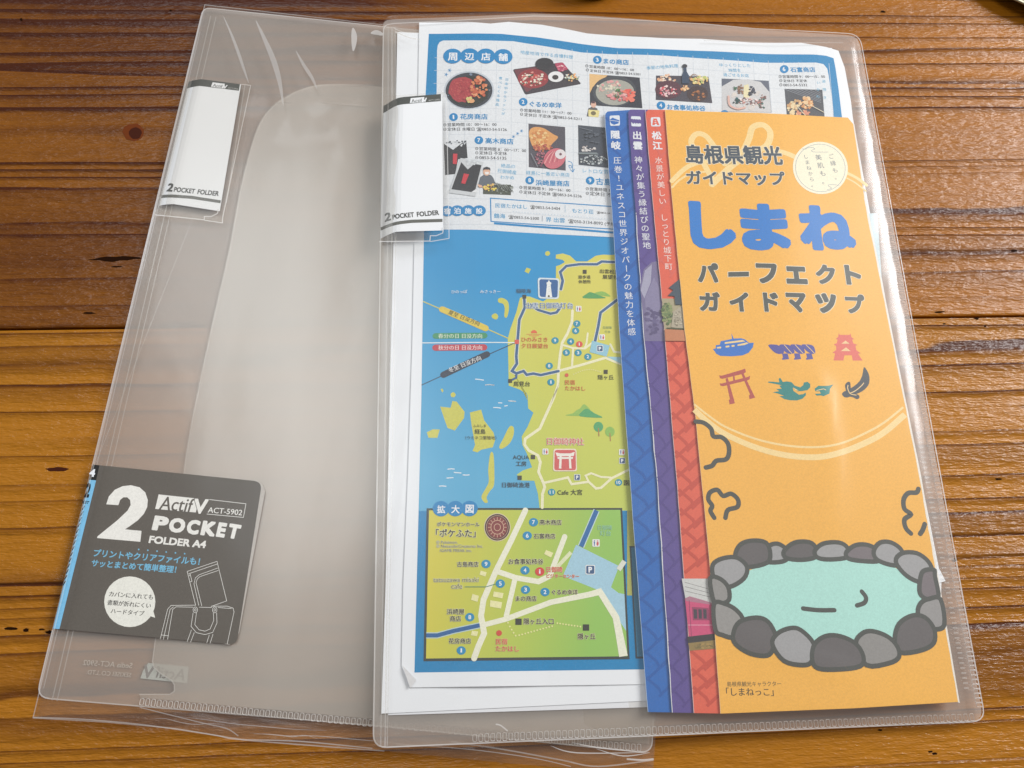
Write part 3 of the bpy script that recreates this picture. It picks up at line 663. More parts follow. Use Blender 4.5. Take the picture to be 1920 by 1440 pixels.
def f2(b):
    tray = A_((895, 470), (1330, 405), (1500, 595), (1005, 692)); b.poly(rquad(tray, 4), (58, 52, 60), 4); b.poly(rquad(A_((905, 475), (1110, 445), (1200, 560), (1015, 672)), 4), (112, 56, 66), 5)
    b.poly(ell(*A_(1075, 550), 29, 18, n=26), (150, 50, 56), 6); b.specks(A_(1070, 555), 26, 15, [(236, 222, 206), (226, 150, 140), (210, 90, 84), (70, 86, 60), (240, 236, 220)], 90, 2.6, 7)
    b.poly(ell(*A_(1175, 418), 17, 10.5, n=24), (40, 42, 48), 20); b.poly(ell(*A_(1175, 428), 17.5, 10, n=24), (56, 56, 62), 19.5); b.poly(rquad(A_((1262, 418), (1335, 408), (1385, 470), (1300, 495)), 3), (178, 66, 96), 20)
    b.specks(A_(1325, 455), 8, 7, [(230, 140, 160), (214, 80, 110), (244, 210, 210)], 16, 2.2, 21); b.poly(ell(*A_(1275, 535), 14.5, 10, n=22), (236, 236, 238), 20); b.poly(ell(*A_(1270, 540), 6, 4.5, n=16), (52, 46, 44), 22)
    b.specks(A_(1415, 535), 14, 9, [(200, 216, 206), (238, 206, 140), (226, 232, 226), (120, 150, 110), (244, 180, 120)], 40, 2.4, 20)
photo('black lunch tray with a seafood rice bowl and side dishes', f2)
def f3(b):
    q = A_((1570, 505), (1960, 510)) + [(1204, 204), (1107, 197)]; b.poly([A_(1570, 505), A_(1880, 530), B_(210, 410), B_(232, 655), A_(1575, 780)], (46, 50, 62), 4)
    b.poly([A_(1570, 505), A_(1730, 520), A_(1600, 620), A_(1572, 680)], (232, 190, 130), 5); b.poly(ell(1152, 171, 41, 29, n=30), (66, 72, 80), 6); b.poly(ell(1153, 173, 36, 24, n=30), (170, 170, 160), 7)
    b.specks((1142, 165), 24, 16, [(228, 220, 200), (216, 180, 168), (226, 160, 160), (196, 206, 180)], 50, 3.5, 8); b.specks((1160, 178), 22, 12, [(226, 150, 152), (236, 180, 176), (216, 120, 120)], 30, 4.5, 18)
    b.specks((1178, 180), 14, 12, [(232, 96, 84), (238, 130, 110)], 16, 5, 24); b.specks((1158, 176), 6, 10, [(96, 140, 90), (70, 110, 74)], 12, 3, 28)
photo('dark bowl of sliced sashimi with green leaf', f3)
def f4(b):
    b.poly(B_((340, 395), (530, 395), (760, 400), (792, 612), (338, 590)), (66, 62, 74), 4); b.specks(B_(430, 420), 20, 8, [(236, 196, 170), (226, 170, 130), (240, 220, 200)], 30, 3.4, 5)
    b.poly(ell(*B_(440, 508), 25, 17, n=26), (86, 44, 58), 12); b.specks(B_(445, 520), 19, 11, [(232, 180, 190), (214, 90, 100), (240, 214, 210)], 40, 2.8, 13); b.poly(ell(*B_(672, 540), 20, 15, n=24), (58, 40, 44), 12); b.specks(B_(680, 555), 14, 9, [(176, 110, 60), (120, 70, 44)], 20, 3, 22)
    b.specks(B_(690, 430), 18, 9, [(238, 210, 140), (226, 180, 120), (190, 200, 120), (244, 228, 180)], 34, 3.4, 20); b.specks(B_(570, 500), 8, 7, [(222, 160, 110), (240, 200, 150)], 14, 3, 20)
    b.poly(B_((556, 330), (582, 330), (585, 365), (606, 400), (606, 460), (548, 460), (546, 400), (560, 362)), (44, 66, 92), 34); b.poly(ell(*B_(569, 320), 5, 3.5, n=14), (40, 44, 54), 35); b.stroke(smooth_pts(B_((605, 420), (640, 385), (680, 405))), 1.4, (150, 110, 80), 35)
photo('set meal with two bowls and a blue bottle', f4)
def f5(b):
    b.poly(B_((866, 415), (1245, 430), (1266, 684), (868, 680)), (92, 100, 116), 4); b.poly([B_(866, 480), B_(960, 425), B_(1080, 420), B_(1180, 440), B_(1250, 520), B_(1264, 682), B_(870, 678)], (206, 206, 208), 5)
    b.specks(B_(1065, 560), 34, 26, [(214, 208, 204), (222, 214, 206)], 24, 5, 6); b.poly(B_((1045, 470), (1080, 460), (1095, 540), (1080, 580), (1040, 560)), (232, 222, 180), 12); b.specks(B_(1020, 510), 6, 11, [(150, 110, 84), (120, 86, 66)], 14, 3, 13)
    b.specks(B_(1110, 520), 6, 12, [(48, 56, 78), (40, 46, 60)], 14, 3.2, 13); b.specks(B_(1000, 600), 10, 7, [(30, 92, 96), (40, 70, 70)], 12, 3.4, 16); b.specks(B_(1190, 600), 9, 14, [(110, 80, 78), (50, 110, 100), (160, 120, 110)], 30, 2.6, 16)
    b.specks(B_(1090, 600), 24, 8, [(226, 200, 196), (120, 90, 90), (240, 232, 230), (196, 130, 120)], 46, 2.6, 20); b.stroke(smooth_pts(B_((920, 560), (930, 630), (990, 660), (1050, 650))), 4, (224, 182, 170), 30); b.specks(B_(975, 495), 5, 3, [(50, 100, 70)], 5, 2.5, 31)
photo('white round plate with dumplings and herbs', f5)
def f6(b):
    b.poly(B_((1370, 495), (1670, 508), (1688, 722), (1390, 720)), (74, 78, 86), 4)
    for k in range(7): b.stroke([B_(1372 + k * 40, 498 + k * 2), B_(1660, 590 - k * 12 + 20)], .8, (150, 156, 166), 5 + k * .3, cap=False)
    b.specks(B_(1440, 640), 10, 16, [(226, 196, 150), (236, 214, 170), (206, 160, 110)], 34, 4, 8, .5); b.specks(B_(1545, 610), 15, 10, [(232, 176, 120), (214, 150, 96), (240, 206, 160)], 40, 3.8, 8, .3)
    b.specks(B_(1520, 690), 14, 5, [(224, 150, 120), (236, 190, 150)], 18, 3.5, 20); b.stroke(B_((1590, 640), (1680, 690)), 1.3, (236, 226, 200), 30); b.stroke(B_((1470, 640), (1540, 720)), 1.3, (236, 226, 200), 30.5)
photo('grilled squid skewers on a wire rack', f6)
def f7(b):
    b.poly(C_((213, 300), (300, 360), (380, 300), (425, 270), (438, 440), (350, 450), (320, 590), (225, 598)), (40, 44, 50), 4); b.specks(C_(330, 300), 20, 6, [(206, 212, 218), (226, 230, 234), (90, 96, 104)], 30, 2.4, 5)
    b.poly(rquad(C_((300, 398), (342, 400), (336, 498), (298, 495)), 1), (206, 52, 66), 18); b.poly(C_((372, 440), (590, 480), (512, 806), (258, 768)), (208, 212, 216), 19)
    b.poly(C_((378, 480), (440, 550), (500, 500), (570, 510), (505, 770), (285, 735)), (38, 42, 48), 20); b.specks(C_(480, 480), 17, 6, [(214, 220, 226), (226, 232, 236)], 30, 2.4, 21); b.poly(C_((402, 590), (452, 598), (415, 690), (378, 682)), (206, 50, 64), 36)
photo('two black packs of dried seaweed with red labels', f7)
def f8(b):
    b.poly(C_((585, 700), (850, 690), (848, 790), (583, 782)), (72, 78, 66), 4); b.specks(C_(760, 730), 24, 9, [(96, 104, 92), (60, 66, 60), (160, 166, 160)], 60, 2.2, 5)
    b.poly(smooth_pts(C_((545, 640), (585, 605), (615, 600), (660, 605), (690, 650), (690, 690), (620, 700), (560, 720), (528, 700)), 4, True), (96, 104, 114), 18); b.poly(ell(*C_(618, 572), 6.5, 7.5, n=18), (226, 178, 150), 20)
    b.poly(C_((584, 560), (588, 535), (618, 524), (650, 535), (655, 562), (640, 552), (600, 552)), (44, 46, 54), 21); b.poly(C_((600, 574), (640, 574), (636, 598), (606, 598)), (240, 238, 236), 22); b.poly(C_((528, 690), (570, 700), (585, 722), (548, 722)), (226, 178, 150), 22)
    b.specks(C_(650, 720), 13, 7, [(232, 190, 110), (238, 214, 90), (226, 150, 110)], 26, 2.6, 23); b.poly(C_((470, 768), (520, 735), (530, 770)), (232, 234, 238), 24)
    for k in range(12): x = 690 + k * 13; b.stroke(C_((x, 668 + k * 4), (x + 40, 720 + k * 4)), 1.0, (140, 146, 140) if k % 2 else (50, 56, 50), 25 + k * .3, cap=False)
photo('shopkeeper with a mask sorting shellfish and greens', f8)
def f9(b):
    b.poly(C_((1015, 110), (1362, 142), (1368, 555), (1018, 522)), (80, 78, 88), 4); b.poly(smooth_pts(C_((1020, 190), (1060, 145), (1150, 150), (1250, 210), (1295, 240), (1240, 300), (1200, 350), (1080, 350), (1035, 280)), 4, True), (222, 160, 96), 5)
    b.specks(C_(1120, 240), 20, 14, [(232, 180, 110), (214, 140, 80), (238, 200, 140)], 50, 4, 6, .3); b.specks(C_(1150, 340), 20, 7, [(196, 110, 80), (170, 80, 70), (214, 130, 96)], 34, 3, 18)
    b.specks(C_(1130, 440), 10, 16, [(160, 100, 120), (190, 120, 130), (120, 70, 90)], 50, 2.2, 24); b.poly(ell(*C_(1262, 445), 22, 18, -.6, 26), (206, 110, 122), 36)
    for k in range(7): b.stroke(smooth_pts(C_((1140 + k * 24, 500 - k * 4), (1190 + k * 18, 420 - k * 5), (1240 + k * 8, 380))), 1.1, (238, 176, 172) if k % 2 else (176, 80, 96), 37 + k * .4, cap=False)
    b.poly(ell(*C_(1316, 405), 10, 9, n=20), (228, 222, 224), 41); b.poly(ell(*C_(1318, 405), 2.5, 2.5, n=10), (120, 80, 90), 42); b.stroke(C_((1040, 400), (1100, 520)), 1.6, (140, 140, 150), 43)
photo('golden fried squid and seafood on a dark board', f9)
def f10(b):
    b.poly(C_((1485, 122), (1800, 150), (1800, 530), (1490, 500)), (64, 72, 84), 4); b.specks(C_(1580, 345), 15, 6, [(220, 216, 214), (190, 180, 176)], 24, 2.6, 5); b.specks(C_(1630, 455), 28, 9, [(170, 178, 182), (210, 214, 214), (90, 100, 106), (60, 70, 76)], 90, 2.4, 14)
    b.poly(C_((1492, 385), (1660, 385), (1680, 405), (1492, 402)), (126, 136, 140), 30); b.stroke(C_((1500, 150), (1620, 180)), 1, (120, 128, 140), 31); b.specks(C_(1650, 240), 24, 14, [(84, 92, 104), (54, 62, 72)], 30, 3, 32)
photo('dark shop shelf with shells on trays', f10)
def f11(b):
    b.poly(ell(*A_(1606, 775), 5, 6, n=16), (226, 180, 160), 5); b.poly(A_((1588, 765), (1590, 748), (1615, 745), (1622, 765)), (90, 60, 70), 6); b.poly(A_((1545, 880), (1560, 810), (1600, 790), (1640, 810), (1648, 885)), (92, 92, 96), 4.5)
    b.poly(rquad(A_((1560, 820), (1660, 828), (1650, 888), (1562, 880)), 1.5), (232, 218, 150), 7); b.poly(ell(*A_(1605, 852), 5, 4, n=14), (120, 110, 80), 8)
photo('small drawn figure holding a sign board', f11)
# lodging box
b = Print(MS); b.stroke(C_((1900, 898), (655, 820), (660, 1040), (1900, 1112)), 2.0, HB, 4, cap=False); b.stroke(C_((688, 1058), (1300, 1100), (1900, 1146)), 4.4, HB, 4.6, cap=False); b.stroke(C_((1362, 885), (1362, 950)), 1, (160, 190, 214), 5); b.stroke(C_((1145, 985), (1145, 1035)), 1, (120, 130, 150), 5)
for k in range(34): b.poly(ell(*C_(870 + k * 28, 945 + k * 2.1), .7, n=6), (150, 190, 220), 5)
b.build('lodging_box', mp)
b = Print(MS)
for s_, a, c, cl, bo in (('民宿たかはし', (700, 905), (1002, 916), (48, 156, 208), .01), ('☎0853-54-5404', (1030, 912), (1315, 928), BK, .005), ('もとり荘', (1430, 950), (1632, 962), (48, 156, 208), .01), ('☎0853-54', (1662, 958), (1790, 966), BK, .005),
                     ('鶴海', (688, 1004), (795, 1008), (48, 156, 208), .01), ('☎0853-54-5300', (825, 1008), (1115, 1022), BK, .005), ('界 出雲', (1180, 1036), (1360, 1046), (48, 156, 208), .01), ('☎050-3134-8092 (予約)', (1392, 1046), (1850, 1076), BK, .005)): b.text(s_, C_(*a), C_(*c), cl, 6, bo)
b.build('lodging_names', mp)

# ---- sea and land
sea = bpy.data.materials.new('printed_sea'); sea.use_nodes = True; n_ = sea.node_tree.nodes; l_ = sea.node_tree.links
pr = n_['Principled BSDF']; pr.inputs['Roughness'].default_value = .5
tc = n_.new('ShaderNodeTexCoord'); sx_ = n_.new('ShaderNodeSeparateXYZ'); l_.new(tc.outputs['Object'], sx_.inputs[0]); mr_ = n_.new('ShaderNodeMapRange')
yT = plane(900, 520).y - plane(1050, 700).y; yB = plane(880, 900).y - plane(1050, 700).y
mr_.inputs[1].default_value = yT; mr_.inputs[2].default_value = yB; l_.new(sx_.outputs[1], mr_.inputs[0]); cr0 = n_.new('ShaderNodeValToRGB'); ee = cr0.color_ramp.elements
ee[0].color = (lin(0), lin(146), lin(206), 1); ee[1].color = (lin(84), lin(172), lin(214), 1); l_.new(mr_.outputs[0], cr0.inputs[0]); l_.new(cr0.outputs[0], pr.inputs['Base Color'])
Print(MS).poly([(795, 432), (872, 431), (1000, 437), (1147, 446), (1250, 452), (1300, 958), (785, 958), (790, 751)], sea, 3).build('printed_sea', mp)
YL, YG = (208, 200, 96), (186, 196, 92)
land = D_((1700, 200), (1600, 208), (1530, 205), (1470, 215), (1400, 262), (1310, 262), (1260, 215), (1200, 197), (1145, 207), (1143, 238), (1200, 250), (1218, 268), (1180, 290), (1145, 302), (1145, 400), (1140, 520), (1040, 590), (930, 550), (885, 548), (850, 562), (820, 680), (770, 820), (750, 900), (755, 1100), (758, 1280), (850, 1312), (905, 1350), (913, 1400)) + E_((985, 65), (1000, 95), (1005, 200), (1048, 235), (1000, 350), (952, 430), (958, 500), (990, 560), (1037, 682), (960, 708), (912, 742), (945, 790), (1055, 792), (1085, 900), (1100, 1030)) + [(1300, 958), (1260, 470)]
lm = bpy.data.materials.new('printed_land'); lm.use_nodes = True; n_ = lm.node_tree.nodes; l_ = lm.node_tree.links; pr = n_['Principled BSDF']; pr.inputs['Roughness'].default_value = .5
tc = n_.new('ShaderNodeTexCoord'); sx_ = n_.new('ShaderNodeSeparateXYZ'); l_.new(tc.outputs['Object'], sx_.inputs[0]); mr_ = n_.new('ShaderNodeMapRange'); mr_.inputs[1].default_value = yT; mr_.inputs[2].default_value = yB - .01
l_.new(sx_.outputs[1], mr_.inputs[0]); cr0 = n_.new('ShaderNodeValToRGB'); ee = cr0.color_ramp.elements; ee[0].color = (lin(216), lin(208), lin(92), 1); ee[1].color = (lin(192), lin(206), lin(88), 1); l_.new(mr_.outputs[0], cr0.inputs[0]); l_.new(cr0.outputs[0], pr.inputs['Base Color'])
Print(MS).poly(land, lm, 5).build('printed_land', mp)
def isl(fr, pts, sm_=True, col=(208, 204, 88)): 
    q = fr(*pts); Print(MS).poly(smooth_pts(q, 4, True) if sm_ else q, col, 5).build('printed_island', mp)
isl(D_, ((1060, 185), (1085, 178), (1097, 200), (1078, 217), (1058, 208))); isl(D_, ((905, 313), (940, 325), (920, 362), (888, 345)), False)
isl(D_, ((672, 572), (705, 563), (750, 590), (760, 650), (745, 718), (722, 716), (725, 650), (712, 612), (675, 600))); isl(D_, ((620, 705), (650, 690), (672, 712), (658, 740), (625, 728)))
isl(E_, ((285, 185), (370, 195), (385, 140), (420, 145), (485, 230), (480, 280), (405, 382), (345, 360), (320, 290)), False); isl(E_, ((175, 395), (225, 370), (282, 372), (262, 440), (190, 440)), False)
isl(E_, ((528, 235), (620, 212), (645, 300), (722, 400), (735, 460), (715, 520), (620, 540), (590, 562), (550, 550), (570, 500), (540, 330)), False); isl(E_, ((850, 352), (885, 355), (885, 420), (850, 490), (790, 532), (768, 515), (800, 450)))
isl(E_, ((695, 570), (720, 575), (728, 700), (725, 830), (690, 880), (665, 930), (675, 968), (648, 972), (622, 925), (655, 860), (682, 800), (678, 700))); isl(E_, ((372, 80), (395, 68), (412, 88), (400, 108), (376, 105))); isl(E_, ((288, 42), (305, 38), (312, 58), (302, 70)), False)
b = Print(MS)
for fr, pts in ((D_, ((487, 1228), (515, 1230), (552, 1236))), (D_, ((568, 1276), (600, 1272), (638, 1276))), (D_, ((757, 1404), (780, 1404), (812, 1408))), (E_, ((655, 10), (690, 8), (725, 12))), (E_, ((845, 140), (870, 142), (902, 144))), (E_, ((762, 156), (790, 157))), (E_, ((722, 195), (750, 195), (780, 199))), (E_, ((812, 182), (834, 178))),
                (E_, ((348, 698), (375, 694), (400, 697))), (E_, ((400, 724), (430, 727), (455, 729))), (E_, ((472, 745), (500, 747), (522, 745))), (E_, ((340, 770), (365, 768), (390, 767))), (E_, ((278, 836), (300, 834), (332, 837)))): b.stroke(fr(*pts), 1.9, (228, 238, 244), 6)
b.build('wave_marks', mp)
# roads of the upper map
CRM, NAVY = (240, 236, 200), (62, 100, 146)
def road(par, specs_, name='printed_road', base=7):
    for i, (fr, pts, w1, c1, w2, c2) in enumerate(specs_):
        b = Print(MS); q = fr(*pts) if fr is not ID else pts
        if w2: b.stroke(q, w2, c2, base + i * .12)
        b.stroke(q, w1, c1, base + 1.6 + i * .12); b.build(name, par)
road(mp, [(ID, D_((1280, 665), (1275, 760), (1240, 850), (1195, 930), (1180, 1020), (1165, 1160), (1160, 1280), (1100, 1440)) + E_((1255, 0), (1215, 110), (1100, 365), (980, 450), (975, 495), (1010, 545), (1085, 585), (1105, 640), (1090, 720), (1130, 810), (1140, 845), (1122, 900), (1120, 1010)), 5, CRM, 0, 0),
          (D_, ((1195, 945), (1280, 970), (1380, 975), (1440, 930)), 4, CRM, 0, 0), (D_, ((1405, 850), (1395, 930), (1380, 970)), 3.5, CRM, 0, 0), (D_, ((1285, 980), (1275, 1130)), 4, CRM, 0, 0),
          (D_, ((1160, 1160), (1350, 1110), (1550, 1050), (1700, 1110)), 5, CRM, 0, 0), (D_, ((1590, 940), (1620, 1000), (1700, 1010)), 4, (226, 226, 196), 0, 0),
          (E_, ((1140, 808), (1330, 765), (1360, 820), (1500, 800), (1560, 855), (1600, 850), (1690, 770), (1850, 690)), 4.5, CRM, 0, 0), (E_, ((1500, 800), (1475, 750), (1520, 730), (1600, 760), (1680, 765)), 3.8, CRM, 0, 0),
          (D_, ((1700, 270), (1520, 262), (1480, 285), (1340, 285), (1230, 300), (1180, 350), (1200, 420), (1185, 490)), 5, NAVY, 8, (226, 226, 200)),
          (D_, ((885, 560), (890, 640), (845, 740), (830, 920), (820, 1040), (825, 1100), (785, 1160), (820, 1180), (880, 1160), (905, 1190), (960, 1180), (1020, 1192), (1165, 1160)), 5, NAVY, 8, (226, 226, 200)),
          (D_, ((822, 1180), (820, 1215), (770, 1240)), 4, NAVY, 0, 0), (D_, ((940, 620), (1000, 660), (1100, 690), (1150, 680), (1180, 640)), 5, NAVY, 8, (226, 226, 200)),
          (D_, ((1700, 540), (1640, 580), (1510, 680), (1490, 800), (1465, 915)), 5, NAVY, 8, (226, 226, 200))])
b = Print(MS); b.poly(D_((1440, 910), (1585, 950), (1560, 1040), (1420, 1005)), (150, 200, 220), 12); b.poly(D_((1560, 1040), (1700, 1045), (1700, 1110), (1600, 1060)), (160, 205, 222), 12); b.build('printed_car_park', mp)
def signP(fr, c, r, par=mp, S_=None):
    b = Print(MS); x, y = fr(*c); b.poly(rquad([(x - r, y - r), (x + r, y - r), (x + r, y + r), (x - r, y + r)], r * .3), (238, 240, 240), 14); r *= .84; b.poly(rquad([(x - r, y - r), (x + r, y - r), (x + r, y + r), (x - r, y + r)], r * .3), (58, 92, 134), 15)
    b.text('P', (x - r * .36, y + r * .62), (x + r * .42, y + r * .62), WHITE, 16, .04); b.build('parking_symbol', par)
signP(D_, (1505, 975), 6); signP(E_, (1406, 764), 5.8); signP(E_, (1775, 627), 5.8); signP(F_, (1394, 590), 9)
def toilet(fr, c, r, par=mp):
    b = Print(MS); x, y = fr(*c); b.poly(rquad([(x - r, y - r), (x + r, y - r), (x + r, y + r), (x - r, y + r)], r * .3), (236, 236, 234), 14)
    for k, cl in ((-1, (70, 110, 170)), (1, (206, 84, 84))):
        X_ = x + k * r * .42; b.poly(ell(X_, y - r * .55, r * .17, n=8), cl, 15); b.poly([(X_ - r * .22, y - r * .3), (X_ + r * .22, y - r * .3), (X_ + r * (.32 if k > 0 else .12), y + r * .3), (X_ + r * .1, y + r * .75), (X_ - r * .1, y + r * .75), (X_ - r * (.32 if k > 0 else .12), y + r * .3)], cl, 15)
    b.build('toilet_symbol', par)
toilet(D_, (1330, 650), 5.4); toilet(D_, (1522, 882), 5.4); toilet(E_, (1146, 553), 5.6); toilet(E_, (1773, 557), 5.6); toilet(F_, (1440, 376), 7)
for n__, p in (('7', (1316, 772)), ('6', (1306, 830)), ('9', (1138, 910)), ('4', (1265, 918)), ('5', (1230, 1008)), ('3', (1326, 1010)), ('2', (1406, 1042)), ('8', (1090, 1117)), ('1', (1104, 1250))): badge(MS, D_, p, n__, mp, 6.8, (44, 146, 176), 14)
badge(MS, D_, (1336, 940), 'i', mp, 6.2, (222, 84, 78), 14); badge(MS, E_, (1197, 885), '11', mp, 6.9, (44, 146, 176), 14); badge(MS, E_, (1745, 805), '10', mp, 6.9, (44, 146, 176), 14)
b = Print(MS); b.poly(ell(*D_(1232, 1193), 3.6, n=14), (216, 98, 76), 14)
for i in range(13): b.poly(ell(*D_(1290 + i * 18, 1185 - 38 * math.sin(i / 12 * 2.6)), 1.0, n=8), (236, 230, 180), 14)
for fr, c, r in ((D_, (1380, 347), 3.6), (D_, (886, 552), 3.6), (D_, (770, 1242), 3.6), (D_, (1552, 1165), 3.8), (E_, (1044, 598), 4), (E_, (935, 768), 4)):
    x, y = fr(*c); b.poly([(x - r, y - r), (x + r, y - r), (x + r, y + r), (x - r, y + r)], (66, 64, 52), 14)
x, y = D_(825, 922); b.poly([(x - 4, y - 4), (x + 4, y - 4), (x + 4, y + 4), (x - 4, y + 4)], (222, 92, 84), 14.5); b.build('place_markers', mp)
# lighthouse and shrine symbols
b = Print(MS); q = D_((995, 395), (1175, 402), (1168, 572), (1000, 565)); b.poly(rquad(q, 6), (222, 232, 238), 14); q = D_((1008, 408), (1162, 414), (1157, 560), (1012, 553)); b.poly(rquad(q, 5), (46, 98, 158), 15)
b.poly(D_((1072, 445), (1100, 445), (1112, 545), (1116, 556), (1060, 556), (1062, 540)), (240, 242, 240), 16); b.poly(D_((1068, 452), (1068, 436), (1078, 432), (1087, 415), (1096, 432), (1106, 436), (1106, 452)), (240, 242, 240), 17)
b.poly(D_((1078, 556), (1080, 540), (1092, 540), (1094, 556)), (90, 80, 50), 18)
for k in range(3): b.poly(ell(*D_(1088, 470 + k * 20), .6, n=6), (110, 120, 140), 18)
b.build('lighthouse_symbol', mp)
b = Print(MS); b.poly(rquad(E_((1212, 530), (1400, 530), (1405, 715), (1208, 715)), 5), (240, 226, 206), 14); b.poly(rquad(E_((1222, 540), (1392, 540), (1396, 706), (1218, 706)), 5), (214, 98, 98), 15)
b.poly(E_((1228, 560), (1270, 568), (1350, 568), (1385, 556), (1378, 590), (1240, 592)), (242, 238, 230), 16); b.poly(E_((1244, 598), (1372, 598), (1370, 614), (1246, 614)), (242, 238, 230), 17); b.poly(E_((1262, 588), (1280, 588), (1276, 692), (1256, 692)), (242, 238, 230), 18); b.poly(E_((1336, 588), (1353, 588), (1360, 692), (1341, 692)), (242, 238, 230), 18); b.build('shrine_gate_symbol', mp)
for q, cl in ((D_((1366, 562), (1400, 525), (1430, 513), (1500, 540), (1550, 562)), (84, 160, 96)), (D_((1450, 530), (1500, 508), (1545, 512), (1592, 546), (1540, 545)), (140, 186, 92)), (E_((1310, 257), (1370, 240), (1400, 215), (1430, 200), (1465, 165), (1520, 225), (1470, 260)), (150, 190, 96)), (E_((1432, 265), (1440, 230), (1485, 202), (1550, 240), (1612, 275)), (86, 166, 110))):
    Print(MS).poly(smooth_pts(q, 3, True), cl, 9 if cl[0] < 100 else 8).build('printed_hill', mp)
for c, cl in (((1580, 350), (86, 166, 110)), ((1674, 390), (144, 190, 92))):
    b = Print(MS); x, y = E_(*c); b.poly(ell(x, y, 9, 9.5, n=22), cl, 9); b.stroke([(x, y + 3), (x + 1, y + 17)], 2, (176, 130, 80), 10); b.build('printed_tree', mp)
b = Print(MS); x, y = D_(965, 850); b.poly([(x + 6 * math.cos(a), y - 6 * math.sin(a)) for a in [math.pi * i / 12 for i in range(13)]], (226, 110, 70), 9); 
for k in range(3): b.stroke([(x - 14 + 5 * k, y + 2 + 2.4 * k), (x + 14 - 5 * k, y + 2 + 2.4 * k)], 1, (226, 130, 80), 9.4 + k * .3)
b.build('sunset_symbol', mp)
# sunset direction pills
for (a, c, wd, cl, s_, t0, t1, tc_, line, lc) in (((215, 655), (568, 812), 12.5, (226, 200, 78), '夏至 日没方向', (262, 690), (512, 792), (60, 52, 40), ((60, 590), (750, 892)), (214, 206, 96)),
        ((160, 872), (560, 872), 11.5, (66, 150, 104), '春分の日 日没方向', (182, 888), (540, 892), (226, 236, 214), None, None), ((160, 968), (556, 968), 12.5, (196, 62, 76), '秋分の日 日没方向', (182, 984), (540, 986), (244, 226, 224), ((55, 928), (812, 928)), (232, 240, 242)),
        ((225, 1190), (580, 1025), 12.5, (48, 56, 72), '冬至 日没方向', (275, 1172), (535, 1068), (236, 236, 236), ((48, 1272), (812, 928)), (44, 70, 96))):
    b = Print(MS)
    if line: b.stroke(D_(*line), 1.8 if lc[0] < 200 else 2.0, lc, 7 if lc[0] < 200 else 7.4)
    b.stroke(D_(a, c), wd, cl, 9); b.text(s_, D_(*t0), D_(*t1), tc_, 11, .015); b.build('sunset_label', mp)
b = Print(MS); LBLK = (42, 42, 32)
for s_, fr, a, c, cl, bo, ha in (('出雲日御碕灯台', D_, (897, 645), (1285, 645), (44, 84, 138), .014, ((232, 240, 244), .035)), ('ひのみさき', D_, (862, 918), (1076, 918), (214, 106, 66), .012, None), ('夕日展望台', D_, (862, 970), (1080, 970), (214, 106, 66), .012, None),
        ('ひのっぽ', D_, (290, 525), (420, 525), (226, 238, 244), .01, None), ('みさっきー', D_, (525, 525), (690, 525), (226, 238, 244), .01, None), ('稲陵海', D_, (820, 520), (942, 520), (60, 90, 110), .005, None), ('遊歩道', D_, (1328, 402), (1428, 402), LBLK, .005, None), ('休憩所', D_, (1330, 440), (1430, 440), LBLK, .005, None),
        ('出雲松島', D_, (1505, 355), (1660, 362), LBLK, .005, None), ('展望台', D_, (1528, 402), (1650, 405), LBLK, .005, None), ('鳥見台', D_, (797, 1282), (932, 1282), LBLK, .008, None), ('隠ヶ丘', D_, (1490, 1226), (1618, 1226), LBLK, .008, None), ('民宿', D_, (1218, 1268), (1300, 1268), (214, 106, 66), .01, None), ('たかはし', D_, (1220, 1315), (1385, 1318), (214, 106, 66), .01, None),
        ('日御碕', D_, (1532, 812), (1602, 812), (120, 150, 110), .0, None), ('灯台', D_, (1545, 845), (1590, 845), (120, 150, 110), .0, None), ('ふみしま', E_, (555, 355), (660, 355), LBLK, .0, None), ('経島', E_, (568, 408), (655, 408), LBLK, .012, None), ('（ウミネコ繁殖地）', E_, (490, 455), (745, 455), LBLK, .004, None),
        ('日御碕神社', E_, (1160, 492), (1460, 496), (204, 80, 80), .016, ((240, 226, 210), .04)), ('AQUA', E_, (880, 616), (1014, 616), LBLK, .004, None), ('工房', E_, (905, 670), (990, 670), LBLK, .008, None), ('日御碕漁港', E_, (792, 845), (1018, 845), (50, 66, 80), .008, None), ('Cafe 大宮', E_, (1245, 905), (1447, 905), LBLK, .006, None), ('園山', E_, (1790, 825), (1880, 828), LBLK, .006, None)):
    b.text(s_, fr(*a), fr(*c), cl, 19, bo if bo < .005 else max(bo, .016), halo=ha)
b.build('place_names', mp)
# ---- enlarged inset map
ins = Print(MS); ins.poly(F_((85, 98), (1650, 95), (1710, 1305), (60, 1322)), (52, 60, 58), 6); ins.build('inset_frame', mp)
ins = Print(MS); ins.poly(F_((1708, 400), (1900, 395), (1930, 1300), (1758, 1300)), (40, 62, 74), 6); ins.poly(F_((1722, 412), (1900, 408), (1930, 1285), (1770, 1284)), (44, 120, 156), 7); ins.build('inset_frame', mp)
b = Print(MS); b.poly(F_((1690, 95), (1760, 95), (1790, 795), (1690, 795)), (176, 176, 90), 4); b.build('printed_land', mp)
IW = lambda q: F_(*q)
inm = bpy.data.materials.new('printed_inset'); inm.use_nodes = True; n_ = inm.node_tree.nodes; l_ = inm.node_tree.links; pr = n_['Principled BSDF']; pr.inputs['Roughness'].default_value = .5
tc = n_.new('ShaderNodeTexCoord'); sx_ = n_.new('ShaderNodeSeparateXYZ'); l_.new(tc.outputs['Object'], sx_.inputs[0]); mr_ = n_.new('ShaderNodeMapRange'); oo = plane(1050, 700)
mr_.inputs[1].default_value = plane(810, 1100).x - oo.x; mr_.inputs[2].default_value = plane(1120, 1100).x - oo.x; l_.new(sx_.outputs[0], mr_.inputs[0]); cr0 = n_.new('ShaderNodeValToRGB'); ee = cr0.color_ramp.elements
